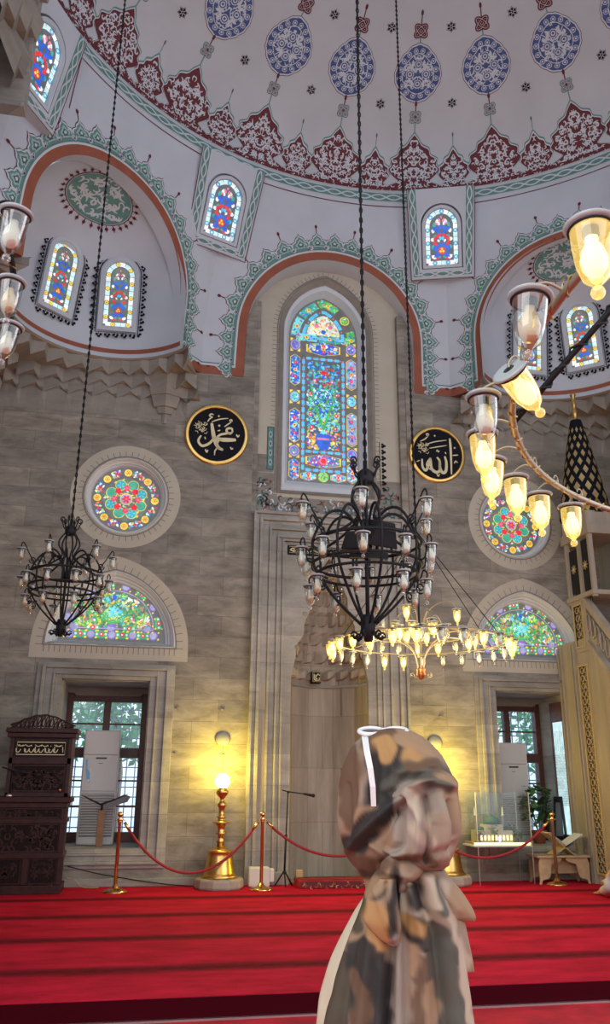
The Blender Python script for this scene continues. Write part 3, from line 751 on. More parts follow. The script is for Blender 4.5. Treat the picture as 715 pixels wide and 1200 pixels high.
# nearer stone cornice of the side gallery at the upper left
mb = MB()
def cor(x, y, z): return Vector((x, y, z))
for j in range(6):
    z0_ = 8.42+j*.30; ov = .10*j
    row0 = []; row1 = []
    for k in range(17):
        y = 7.55-k*.2-ov*0; zz = .13*abs((k+2*j) % 4-2)/2
        row0.append((-1.82+ov*.30-zz, y, z0_+.08*abs((k+2*j) % 4-2))); row1.append((-1.82+ov*.30-zz+.05, y, z0_+.30))
    mb.grid([row0, row1], 0, False)
    if j: mb.grid([prev_, row0], 0, False)
    prev_ = row1
mb.box(-3.0, -2.1, 4.2, 7.62, 8.40, 10.4); mb.box(-2.2, -1.76, 7.50, 7.66, 8.34, 10.4, 1)
structure(mb.build('trim_gallery_cornice', ['carved_stone', 'marble']))
#%%PART3
# ------------------------------------------------------------------ round windows
def ring_slab(f, c, r0_, r1_, d0, d1, mat, name, parent=None, n=48):
    mb = MB(); mb.slab(circ(*c, r1_, n), f, d0, d1, 0, [circ(*c, r0_, n)]); return mb.build(name, mat, parent)
def rosette(cx, cz):
    t = thing('window_rose', None, None, (cx, WY, cz), kind='structure')
    p = Paint(WALL); p.ring(circ(cx, cz, .715, 56), 'cream', 1, .19); p.ring(circ(cx, cz, .63, 56), 'shadegrey', 3, .014); p.ring(circ(cx, cz, .605, 56), 'cream', 1, .05)
    for k in range(46):
        a = 2*PI*k/46; p.strip([(cx+.63*math.cos(a), cz+.63*math.sin(a)), (cx+.71*math.cos(a), cz+.71*math.sin(a))], .010, 'shadegrey', 4)
    p.build('voussoir_ring', t)
    # stepped white moulding into the wall
    prof = [(.605, .012), (.595, .02), (.585, .0), (.575, -.03), (.565, -.05), (.55, -.055), (.545, -.09), (.53, -.10), (.515, -.16), (.51, -.2)]
    mb = MB(); mb.grid([[WALL(cx+r*math.cos(2*PI*k/48), cz+r*math.sin(2*PI*k/48), d) for k in range(48)] for r, d in prof], 0, False, True); mb.build('moulding', 'white_trim', t)
    mb = MB(); mb.slab(circ(cx, cz, .56, 40), WALL, -.2, -.17); mb.build('glass_bed', 'lead', t)
    g = Paint(lambda u, v, w: WALL(cx+u*1.11, cz+v*1.11, w-.165)); g.disc(0, 0, .46, 'lead', 0, 40)
    g.ring(circ(0, 0, .385, 40), 'lead2', 1, .12)
    rnd = random.Random(int(cx*10)+5)
    for k in range(8):
        a = 2*PI*k/8+PI/2; x, y = .385*math.cos(a), .385*math.sin(a)
        g.disc(x, y, .062, 'lead', 3, 14); g.disc(x, y, .052, 'g_yellow', 4, 14)
        for q in range(6): b = PI*q/3; g.blob(x+.026*math.cos(b), y+.026*math.sin(b), .03, .018, b, 'g_orange', 5)
        g.disc(x, y, .010, 'g_red', 6, 6)
        for q in range(18):
            a2 = 2*PI*(k+.5)/8+PI/2+rnd.uniform(-.21, .21); r_ = .385+rnd.uniform(-.045, .045)
            g.blob(r_*math.cos(a2), r_*math.sin(a2), .05, .026, rnd.uniform(0, 6), ['g_white', 'g_red', 'g_blue', 'g_white', 'g_sky', 'g_pink', 'g_yellow', 'g_green'][(k*3+q) % 8], 3)
        g.disc(.385*math.cos(a+PI/8), .385*math.sin(a+PI/8), .022, 'g_red', 5, 6)
    g.ring(circ(0, 0, .322, 40), 'lead', 4, .022); g.ring(circ(0, 0, .447, 40), 'lead', 4, .02)
    g.disc(0, 0, .31, 'leadg', 1, 36)
    for k in range(90):
        a = rnd.uniform(0, 2*PI); r_ = .29*math.sqrt(rnd.random()); g.blob(r_*math.cos(a), r_*math.sin(a), .045, .022, rnd.uniform(0, 6), rnd.choice(['g_yellow', 'g_yellow', 'g_orange', 'g_pale', 'g_teal', 'g_lime', 'g_pink']), 2)
    for k in range(8):
        a = 2*PI*k/8+PI/8; x, y = .215*math.cos(a), .215*math.sin(a)
        g.disc(x, y, .078, 'g_yellow', 3, 14); g.disc(x, y, .070, 'g_teal', 4, 14)
        for q in range(5): b = 2*PI*q/5+a; g.blob(x+.035*math.cos(b), y+.035*math.sin(b), .05, .024, b, 'g_green' if k % 2 else 'g_sky', 5)
        a += PI/8; x, y = (.16)*math.cos(a), .16*math.sin(a); g.disc(x, y, .040, 'g_pink' if k % 2 else 'g_red', 6, 6)
        for q in range(5): b = 2*PI*q/5+a; g.disc(x+.03*math.cos(b), y+.03*math.sin(b), .018, 'g_red', 6, 7)
    g.disc(0, 0, .085, 'g_yellow', 6, 14); g.disc(0, 0, .076, 'g_lav', 7, 14)
    for q in range(6): b = PI*q/3; g.blob(.035*math.cos(b), .035*math.sin(b), .06, .036, b, 'g_red', 8)
    g.build('stained_glass', t)
rosette(-.51, 5.36); rosette(5.73, 5.36)
def lunette(cx):
    t = thing('window_lunette', None, None, (cx, WY, 3.1), kind='structure')
    def A(hw, z0, za): return arch(cx, hw, z0, z0, za, 20)
    O = A(1.09, 3.10, 4.42); I = A(.92, 3.10, 4.22)
    F0 = PathF(I[::-1])
    pr = Paint(WALL); pr.mb.grid([[WALL(x, z, .004) for x, z in A(.90, 3.12, 4.2)], [WALL(x, z, .004) for x, z in O]], pr.mi('cream'), False)
    pr.poly(rect(cx-1.09, cx+1.09, 2.92, 3.12), 'cream', 1)
    pr.strip([(cx-.92, 3.10)]+[(cx+.92, 3.10)], .016, 'shadegrey', 3); pr.strip(I, .016, 'shadegrey', 3)
    for k in range(31):
        a = F0.at(F0.L*k/30, 0); b = F0.at(F0.L*k/30, .10); pr.strip([a, b], .010, 'shadegrey', 3)
    for k in range(26):
        x = cx-.90+1.8*k/25; pr.strip([(x, 3.10), (x, 3.0)], .010, 'shadegrey', 3)
    pr.build('voussoir_ring', t)
    prof = [(0, .012), (.015, .02), (.03, 0), (.07, -.03), (.08, -.06), (.12, -.07), (.13, -.10), (.17, -.11), (.19, -.18)]
    mb = MB()
    def loop(k, d):
        L = [(cx-.90+k, 3.12+k*.5)]+[(cx+.90-k, 3.12+k*.5)]+arch(cx, .90-k, 3.12+k*.5, 3.13+k*.5, 4.2-k, 20); return [WALL(x, z, d) for x, z in L]
    mb.grid([loop(k*.80, d) for k, d in prof], 0, False, True); mb.build('moulding', 'white_trim', t)
    G = arch(cx, .66, 3.22, 3.23, 4.0, 20); mb = MB(); mb.slab(arch(cx, .80, 3.16, 3.17, 4.14, 20), WALL, -.22, -.19); mb.build('glass_bed', 'lead', t)
    g = Paint(lambda u, v, w: WALL(cx+u*1.14, 3.215+v*1.14, w-.185)); r = random.Random(int(cx*7)+3)
    gl = lambda hw, z0, za: arch(0, hw, z0, z0+.01, za, 18)
    g.poly(gl(.66, 0, .79), 'lead', 0)
    g.poly(gl(.50, .16, .63), 'leadg', 1)
    for k in range(620):
        x = r.uniform(-.5, .5); y = r.uniform(.15, .63)
        if inpoly(x, y, gl(.47, .17, .61)):
            d = abs(x)/.5
            c = r.choice(['g_green', 'g_lime', 'g_lime', 'g_yellow', 'g_teal', 'g_green', 'g_pink', 'g_pale', 'g_white', 'g_orange'] if d > .3 else ['g_cyan', 'g_green', 'g_teal', 'g_yellow', 'g_lime', 'g_sky', 'g_pale'])
            g.blob(x, y, .06, .026, r.uniform(0, 6), c, 2+k % 3)
    for sg in (-1, 1):
        for k in range(5):
            g.strip(spl([(0, .2), (sg*.07*k, .34), (sg*.10*k, .27+.05*k), (sg*(.08*k+.05), .2)], 4), .012, 'g_green', 6)
    for k in range(8): a = 2*PI*k/8; g.blob(.05*math.cos(a), .36+.05*math.sin(a), .09, .03, a, 'g_cyan', 7)
    g.blob(0, .55, .08, .06, PI/2, 'g_blue', 7); g.blob(0, .19, .14, .05, 0, 'g_violet', 7)
    # border of roundels and cartouches
    path = PathF([(-.58, .075), (.58, .075)]); n = 9
    def motif(F, d_, kind, w0):
        x, y = F.at(d_, 0)
        if kind: g.disc(x, y, .058, 'g_violet', 3, 12); g.disc(x, y, .043, 'g_lav', 4, 12)
        else:
            for q in range(3): z = F.at(d_+(q-1)*.035, 0); g.disc(z[0], z[1], .05, 'g_green' if q != 1 else 'g_teal', 3, 10)
            g.disc(x, y, .03, 'g_red', 5, 8); g.disc(x, y, .012, 'g_white', 6, 6)
            for q in (-1, 1): z = F.at(d_+q*.055, 0); g.disc(z[0], z[1], .016, 'g_ice', 5, 6)
        for q in (-1, 1):
            for h in (-1, 1): z = F.at(d_+q*.068, h*.042); g.blob(z[0], z[1], .03, .022, PI/4, 'g_yellow', 4)
    for k in range(n): motif(path, path.L*(k+.5)/n, k % 2 == 0, 0)
    path = PathF(arch(0, .58, .16, .17, .71, 18)[::-1] if False else arch(0, .58, .16, .17, .71, 18)); n = 13
    for k in range(n): motif(path, path.L*(k+.5)/n, k % 2 == 0, 0)
    g.ring(gl(.51, .15, .64), 'g_lav', 4, .012); g.ring(gl(.64, .012, .775), 'lead2', 4, .014)
    g.build('stained_glass', t)
lunette(-.56); lunette(5.78)

# ------------------------------------------------------------------ recess and tall window over the niche
f0 = wall_at(WY+.12)
t = thing('wall_tympanum', None, None, (2.64, WY, 5.3), kind='structure')
cxw = 2.585
TY = arch(2.64, 1.47, 5.24, 8.5, 10.1, 18); HO = arch(cxw, .80, 5.64, 8.58, 9.66, 16)
mb = MB(); mb.slab(TY, f0, -.5, 0, 0, [HO]); mb.build('cream_field', 'cream', t)
mb = MB(); mb.box(1.2, 1.46, WY+.02, WY+.125, 5.26, 9.0); mb.box(3.82, 4.1, WY+.02, WY+.125, 5.26, 9.0); mb.build('stone_jamb', 'ashlar', t)
p = Paint(f0)
a_ = arch(cxw, .83, 5.62, 8.58, 9.70, 16); a_ = a_[1:]+[a_[0]]; F = PathF(a_[::-1])
p.strip(a_, .018, 'shadegrey', 2)
n = 110
for k in range(n): x0, y0 = F.at(F.L*(k+.5)/n, .012); x1, y1 = F.at(F.L*(k+.5)/n, .085); p.strip([(x0, y0), (x1, y1)], .011, 'shadegrey', 2)
# panels of arabesque painting low on both sides and below the window
for (x0, x1, z0, z1) in ((1.46, 1.74, 5.28, 5.95), (3.43, 3.82, 5.28, 5.95)):
    p.poly(rect(x0, x1, z0, z1), 'carved_stone', 1)
    for k in range(46):
        x = random.uniform(x0+.05, x1-.06); y = random.uniform(z0+.04, z1-.12); p.comma(x, y, .085, random.uniform(0, 6), random.choice((-1, 1)), random.choice(['shadegrey', 'brownband', 'white_trim', 'tealdark', 'shadegrey']), 2+k % 3)
p.poly(rect(1.74, 3.43, 5.262, 5.60), 'carved_stone', 1); p.strip([(1.8, 5.585), (3.4, 5.585)], .05, 'cream', 2)
for k in range(110):
    x = random.uniform(1.76, 3.38); y = random.uniform(5.30, 5.50); p.comma(x, y, .075, random.uniform(0, 6), random.choice((-1, 1)), random.choice(['shadegrey', 'brownband', 'white_trim', 'tealdark', 'shadegrey', 'redwood']), 2+k % 3)
p.poly(rect(1.475, 1.72, 5.96, 6.26), 'ashlar', 1)
# remnants of painted borders beside the frame
p.poly(rect(1.62, 1.735, 6.0, 6.75), 'tealdark', 2); p.poly(rect(1.64, 1.715, 6.02, 6.73), 'teal', 3)
for k in range(4): p.disc(1.6775, 6.13+.16*k, .03, 'palegreen', 4, 10, .06); p.disc(1.6775, 6.13+.16*k, .014, 'tealdark', 5, 8, .03)
for k in range(8):
    z = 5.75+k*.11
    p.strip([(3.49, z), (3.49, z+.10)], .012, 'black_paint', 2)
    for dx, dz in ((.05, .03), (.05, .075), (.085, .052)): p.disc(3.49+dx, z+dz, .024, 'black_paint', 2, 6)
p.build('painted_ornament', t)
mb = MB(); mb.box(1.40, 3.88, WY-.02, WY+.12, 5.20, 5.27); mb.build('sill_moulding', 'marble', t)
# grey stone surround and white frame
tw = thing('window_tall', None, None, (cxw, WY, 5.36), kind='structure')
prof = [(.81, 5.62, 9.68, .015), (.78, 5.64, 9.63, .035), (.76, 5.66, 9.60, .0), (.72, 5.70, 9.55, -.05)]
mb = MB(); mb.grid([[f0(x, z, d) for x, z in arch(cxw, hw, z0, 8.58, za, 16)] for hw, z0, za, d in prof], 0, False, True); mb.build('stone_surround', 'carved_stone', tw)
prof = [(.72, 5.70, 9.55, -.05), (.71, 5.76, 9.52, -.03), (.66, 5.80, 9.45, -.05), (.64, 5.86, 9.42, -.12), (.60, 5.92, 9.38, -.2)]
mb = MB(); mb.grid([[f0(x, z, d) for x, z in arch(cxw, hw, z0, 8.58, za, 16)] for hw, z0, za, d in prof], 0, False, True); mb.build('white_frame', 'white_trim', tw)
GZ = 5.91; GH = 3.46; GW = 1.18
mb = MB(); mb.slab(arch(cxw, .63, 5.85, 8.58, 9.42, 16), f0, -.24, -.20); mb.build('glass_bed', 'lead', tw)
g = Paint(lambda u, v, w: f0(cxw+u, GZ+v, w-.198)); r = random.Random(11)
A0 = arch(0, .59, 0, 2.67, GH, 16); g.poly(A0, 'lead', 0)
def scatter(poly, n, size, cols, lay=2, asp=.5):
    xs = [q[0] for q in poly]; ys = [q[1] for q in poly]; k = 0; tr_ = 0
    while k < n and tr_ < n*12:
        tr_ += 1; x = r.uniform(min(xs), max(xs)); y = r.uniform(min(ys), max(ys))
        if inpoly(x, y, poly): g.blob(x, y, size*r.uniform(.7, 1.2), size*asp, r.uniform(0, 6), r.choice(cols), lay+k % 3); k += 1
blues = ['g_blue', 'g_sky', 'g_cyan', 'g_blue', 'g_sky', 'g_teal', 'g_pink', 'g_cyan', 'g_violet', 'g_white']
def cartouche(x0, x1, y0, y1, bgc, cols, n):
    xm = (x0+x1)/2; d = min(.06, (y1-y0)/4)
    P_ = [(xm, y0), (x1, y0+d), (x1, y1-d), (xm, y1), (x0, y1-d), (x0, y0+d)]
    g.poly(P_, 'g_yellow', 1); Q = [(xm+(x-xm)*.9, (y0+y1)/2+(y-(y0+y1)/2)*.97) for x, y in P_]; g.poly(Q, 'lead2', 2); Q = shrink([(x-xm, y) for x, y in Q], .96, (y0+y1)/2); Q = [(x+xm, y) for x, y in Q]; g.poly(Q, bgc, 3)
    scatter(Q, int(n*1.8), .055, cols, 4)
    for q in (.28, .5, .72): y = y0+(y1-y0)*q; g.disc(xm, y, .034, 'g_yellow' if q == .5 else 'g_red', 7, 6); g.disc(xm, y, .018, 'g_red' if q == .5 else 'g_pink', 8, 6)
# side borders
for sg in (-1, 1):
    xa, xb = sorted((sg*.575, sg*.40))
    for y0, y1, b in ((.03, .40, 'g_blue'), (.68, 1.31, 'g_blue'), (1.72, 2.32, 'g_blue'), ):
        cartouche(xa, xb, y0, y1, b if sg < 0 else 'g_lav', blues, 34)
    for y in (.54, 1.515, 2.50):
        xm = (xa+xb)/2; g.disc(xm, y, .085, 'g_lav', 1, 14, .10); g.disc(xm, y, .070, 'g_cyan' if y == 1.515 else 'g_violet', 2, 14, .082)
        for q in range(7): a = 2*PI*q/7; g.blob(xm+.035*math.cos(a), y+.04*math.sin(a), .045, .02, a+.8, r.choice(['g_sky', 'g_blue', 'g_green', 'g_white']), 3)
        for h in (-1, 1):
            for q in (-1, 1): g.poly([(xm+q*.085, y+h*.13), (xm+q*.085, y+h*.06), (xm+q*.03, y+h*.12)], 'g_yellow', 1)
# arch border
F = PathF([(x, y) for x, y in arch(0, .495, 2.66, 2.661, GH-.10, 14)])
for k in range(7):
    d0_ = F.L*k/7; d1_ = F.L*(k+1)/7
    if k == 3: x, y = F.at((d0_+d1_)/2, 0); g.disc(x, y, .085, 'g_yellow', 1, 14); g.disc(x, y, .072, 'g_green', 2, 14); scatter(circ(x, y, .06, 10), 10, .035, ['g_teal', 'g_pink', 'g_lime', 'g_white'], 3); continue
    Q = [F.at(d0_+.02+(d1_-d0_-.04)*q/4, .07) for q in range(5)]+[F.at(d1_-.02-(d1_-d0_-.04)*q/4, -.07) for q in range(5)]
    g.poly(Q, ['g_cyan', 'g_teal', 'g_green'][min(k, 6-k) % 3], 1); scatter(Q, 26, .05, ['g_blue', 'g_cyan', 'g_green', 'g_lime', 'g_teal', 'g_pink'] , 2)
    x, y = F.at((d0_+d1_)/2, 0); g.disc(x, y, .035, 'g_yellow', 6, 6); g.disc(x, y, .02, 'g_red', 7, 6)
def dashes(pts, n, c='g_sky', wd=.048):
    F = PathF(pts)
    for k in range(n):
        Q = [F.at(F.L*(k+.10+.70*j/3)/n, 0) for j in range(4)]; g.strip(Q, wd+.014, 'leadg', 1); g.strip(Q, wd, c, 2)
        x, y = F.at(F.L*(k+.95)/n, 0); g.disc(x, y, .014, 'g_pink', 3, 6)
for sg in (-1, 1): dashes([(sg*.345, .20), (sg*.345, 2.26)], 16)
for y in (.22, .545, 2.26): dashes([(-.31, y), (.31, y)], 5)
dashes(arch(0, .345, 2.66, 2.661, 3.20, 12), 7, 'g_sky', .06); dashes([(-.31, 2.66), (.31, 2.66)], 4)
cartouche(-.30, .30, .26, .51, 'g_violet', ['g_red', 'g_pink', 'g_white', 'g_green', 'g_cyan', 'g_blue'], 40)
g.disc(0, .385, .07, 'g_pink', 8, 8); g.disc(0, .385, .045, 'g_red', 9, 8)
cartouche(-.30, .30, 2.33, 2.59, 'g_blue', ['g_red', 'g_yellow', 'g_white', 'g_sky', 'g_cyan', 'g_blue'], 40)
LU = arch(0, .29, 2.72, 2.721, 3.12, 12); g.poly(LU, 'g_pale', 1); scatter(LU, 90, .055, ['g_yellow', 'g_orange', 'g_pale', 'g_white', 'g_pink', 'g_yellow', 'g_green'], 2)
for x in (-.12, .12): g.disc(x, 2.90, .045, 'g_pink', 6, 7); g.blob(x, 2.97, .07, .05, PI/2, 'g_green', 6)
g.disc(0, 2.79, .045, 'g_blue', 6, 8)
g.disc(0, .11, .09, 'g_lime', 1, 14); scatter(circ(0, .11, .075, 12), 12, .04, ['g_cyan', 'g_green', 'g_blue'], 2)
for sg in (-1, 1): cartouche(min(sg*.12, sg*.38), max(sg*.12, sg*.38), .03, .19, 'g_cyan', blues, 18)
G1 = rect(-.29, .29, .58, 2.20); g.poly(G1, 'lead2', 1)
for y0, y1, cols, n in ((.60, .95, ['g_yellow', 'g_red', 'g_lime', 'g_pink', 'g_blue', 'g_orange', 'g_white'], 70), (.95, 1.35, ['g_cyan', 'g_green', 'g_teal', 'g_cyan', 'g_yellow', 'g_blue', 'g_sky'], 90),
                        (1.35, 1.72, ['g_teal', 'g_green', 'g_ice', 'g_cyan', 'g_sky', 'g_blue'], 80), (1.72, 2.19, ['g_blue', 'g_red', 'g_cyan', 'g_blue', 'g_sky', 'g_green', 'g_sky', 'g_teal'], 80)):
    scatter(rect(-.275, .275, y0, y1), n*3, .062, cols, 2, .5)
for sg in (-1, 1):
    for k in range(6): g.strip(spl([(0, .92), (sg*(.03+.03*k), 1.1+.08*k), (sg*(.10+.025*k), 1.22+.12*k), (sg*(.16+.02*k), 1.14+.15*k)], 4), .012, 'g_green', 6)
    for x, y, c in ((.22, 1.22, 'g_red'), (.13, 1.44, 'g_blue'), (.23, 1.60, 'g_red'), (.15, 1.84, 'g_pink'), (.2, .98, 'g_red'), (.17, .72, 'g_yellow')): g.disc(sg*x, y, .036, c, 7, 7); g.disc(sg*x, y, .014, 'g_white', 8, 6)
g.poly(spl([(-.07, .60), (.07, .60), (.12, .74), (.11, .86), (-.11, .86), (-.12, .74)], 4, True), 'g_blue', 7); g.strip([(-.1, .78), (.1, .78)], .04, 'g_pink', 8); g.blob(0, .9, .08, .12, PI/2, 'g_cyan', 8)
g.disc(0, 2.0, .05, 'g_red', 8, 6); g.blob(0, 1.92, .1, .05, PI/2, 'g_blue', 8)
for sg in (-1, 1): g.blob(sg*.035, 2.0, .09, .04, .6*sg, 'g_red', 8)
g.build('stained_glass', tw)

# ------------------------------------------------------------------ mihrab (prayer niche)
mih = thing('mihrab', 'tall grey marble mihrab niche with stepped mouldings and carved hood', 'prayer niche', (AX, WY, 0))
def boxframe(x0, x1, z1, wd, y0, y1, mat, name, z0=0, bevel=.006):
    mb = MB(); mb.box(x0, x0+wd, y0, y1, z0, z1); mb.box(x1-wd, x1, y0, y1, z0, z1); mb.box(x0+wd, x1-wd, y0, y1, z1-wd, z1); return mb.build(name, mat, mih, bevel=bevel)
L0, R0 = 1.42, 3.80
for k, (ins, wd, pr, zt) in enumerate([(0, .045, .13, 5.24), (.045, .05, .09, 5.195), (.095, .05, .12, 5.145), (.145, .10, .07, 5.095), (.245, .035, .10, 4.995), (.28, .09, .05, 4.96), (.37, .03, .085, 4.87), (.40, .05, .055, 4.84), (.45, .03, .08, 4.82), (.48, .055, .035, 4.79)]):
    boxframe(L0+ins, R0-ins, zt, wd, WY-pr, WY+.02, 'marble', 'frame_moulding')
mb = MB(); mb.slab([(1.955, 0), (2.03, 0), (2.03, 2.72), (2.10, 3.05), (2.10, 3.2), (2.22, 3.38), (2.22, 3.52), (2.33, 3.8), (2.33, 3.95), (2.46, 4.25), (2.46, 4.36), (2.61, 4.56), (2.76, 4.36), (2.76, 4.25), (2.89, 3.95), (2.89, 3.8), (3.0, 3.52), (3.0, 3.38), (3.12, 3.2), (3.12, 3.05), (3.19, 2.72), (3.19, 0), (3.265, 0), (3.265, 4.60), (1.955, 4.60)], WALL, -.05, .03)
mb.build('inner_panel', 'marble', mih)
mb = MB(); mb.box(1.96, 3.26, WY-.06, WY, 4.585, 4.725); ins = mb.build('inscription_panel', 'black_paint', mih)
p = Paint(lambda u, v, w: WALL(u, v, w+.06)); r = random.Random(4)
p.ring(rect(1.975, 3.245, 4.612, 4.708), 'gold_dull', 1, .006)
x = 3.2
while x > 2.0:
    k = r.random(); h = r.uniform(.03, .075)
    if k < .4: p.strip([(x, 4.63), (x-.008, 4.63+h)], .008, 'goldleaf', 2); x -= .025
    elif k < .8: p.strip(spl([(x, 4.66), (x-.02, 4.63), (x-.05, 4.635), (x-.06, 4.66)], 4), .009, 'goldleaf', 2); p.disc(x-.03, 4.685, .005, 'goldleaf', 2, 6); x -= .055
    else: p.strip([(c[0], c[1]) for c in circ(x-.02, 4.655, .016, 8)]+[(x-.004, 4.655)], .007, 'goldleaf', 2); x -= .05
p.disc(2.03, 4.66, .03, 'goldleaf', 3, 8); p.disc(2.03, 4.66, .016, 'black_paint', 4, 8)
p.build('gold_script', mih)
# niche: half-octagon shaft and muqarnas hood stepping inwards
def half(hw, dep, n=5): 
    return [(2.61+hw*math.cos(PI-PI*k/(n)), WY+.04+dep*math.sin(PI*k/n)) for k in range(n+1)]
mb = MB(); hs = half(.59, .62, 5)
mb.grid([[(x, y, z) for x, y in hs] for z in (0.02, 1.4, 2.67)], 0, False)
mb.build('niche_shaft', 'niche_marble', mih)
mb = MB()
mb.tube([(x, y, 2.69) for x, y in half(.585, .6, 10)], .025, 6); mb.build('niche_band', 'marble', mih)
mb = MB(); tiers = [(2.70, .59, .60), (2.95, .56, .56), (3.22, .50, .50), (3.50, .40, .42), (3.80, .31, .33), (4.10, .20, .24), (4.38, .10, .12), (4.56, .01, .02)]
for j in range(len(tiers)-1):
    z0_, h0, d0 = tiers[j]; z1_, h1, d1 = tiers[j+1]; n = 16
    def zz(hw, dep, amp, ph):
        out = []
        for k in range(n+1):
            a = PI-PI*k/n; s_ = 1-(amp if (k+ph) % 2 else 0); out.append((2.61+hw*math.cos(a)*s_, WY+.04+dep*math.sin(a)*s_))
        return out
    a = zz(h0, d0, .0, 0); b = zz(h0, d0, .17, j); c = zz(h1, d1, .0, 0)
    zl = [(z0_+.10-(.05 if (k+j) % 2 else 0)) for k in range(n+1)]
    mb.grid([[(x, y, z0_) for x, y in a], [(x, y, z0_+.08) for x, y in a]], 0, False)
    mb.grid([[(x, y, z0_+.08) for x, y in a], [(x, y, zl[k]+.05) for k, (x, y) in enumerate(b)]], 0, False)
    mb.grid([[(x, y, zl[k]+.05) for k, (x, y) in enumerate(b)], [(x, y, z1_-.05) for x, y in zz(h0*.93, d0*.93, .1, j)], [(x, y, z1_) for x, y in c]], 0, False)
mb.build('muqarnas_hood', 'niche_marble', mih)
mb = MB(); 
for sx in (-1, 1):
    for zc, dx in ((3.12, .47), (3.62, .36), (4.08, .25)):
        mb = MB(); mb.lathe([(.0, -.06), (.012, -.05), (.02, 0), (.035, .03), (.05, .06), (.05, .09)], (2.61+sx*dx*1.04, WY+.0, zc), 8); mb.build('hood_pendant', 'niche_marble', mih)
mb = MB(); mb.box(2.44, 2.58, WY+.44, WY+.60, 2.73, 2.90); pl = mb.build('gold_plaque', 'black_paint', mih)
p = Paint(wall_at(WY+.44)); p.ring(rect(2.45, 2.57, 2.75, 2.89), 'gold_dull', 1, .006)
for a in ([(2.47, 2.78), (2.47, 2.86)], [(2.495, 2.78), (2.495, 2.85)], [(2.52, 2.80), (2.50, 2.77), (2.55, 2.77), (2.55, 2.81)], [(2.51, 2.83), (2.53, 2.87), (2.555, 2.84)], [(2.47, 2.775), (2.51, 2.765)]): p.strip(a, .011, 'goldleaf', 2)
p.build('gold_script', pl)
mb = MB(); mb.lathe([(.0, .05), (.03, .045), (.05, .02), (.075, .015), (.085, 0)], (2.99, WY-.03, 4.30), 12, 0, (0, -1, 0)); mb.build('gold_boss', 'gold_dull', mih)
for a_ in (1.44, 3.2): mb = MB(); mb.box(a_, a_+.58, WY-.135, WY+.0, 0, .16); mb.build('plinth', 'marble', mih, bevel=.01)
for x0, x1 in ((1.57, 1.66), (3.56, 3.65)):
    for z0_, z1_ in ((2.28, 2.62), (.7, 2.22)): p = Paint(lambda u, v, w: WALL(u, v, w+.07), base=.003); p.poly(rect(x0, x1, z0_, z1_), 'warm_marble', 0); p.build('warm_inlay', mih)

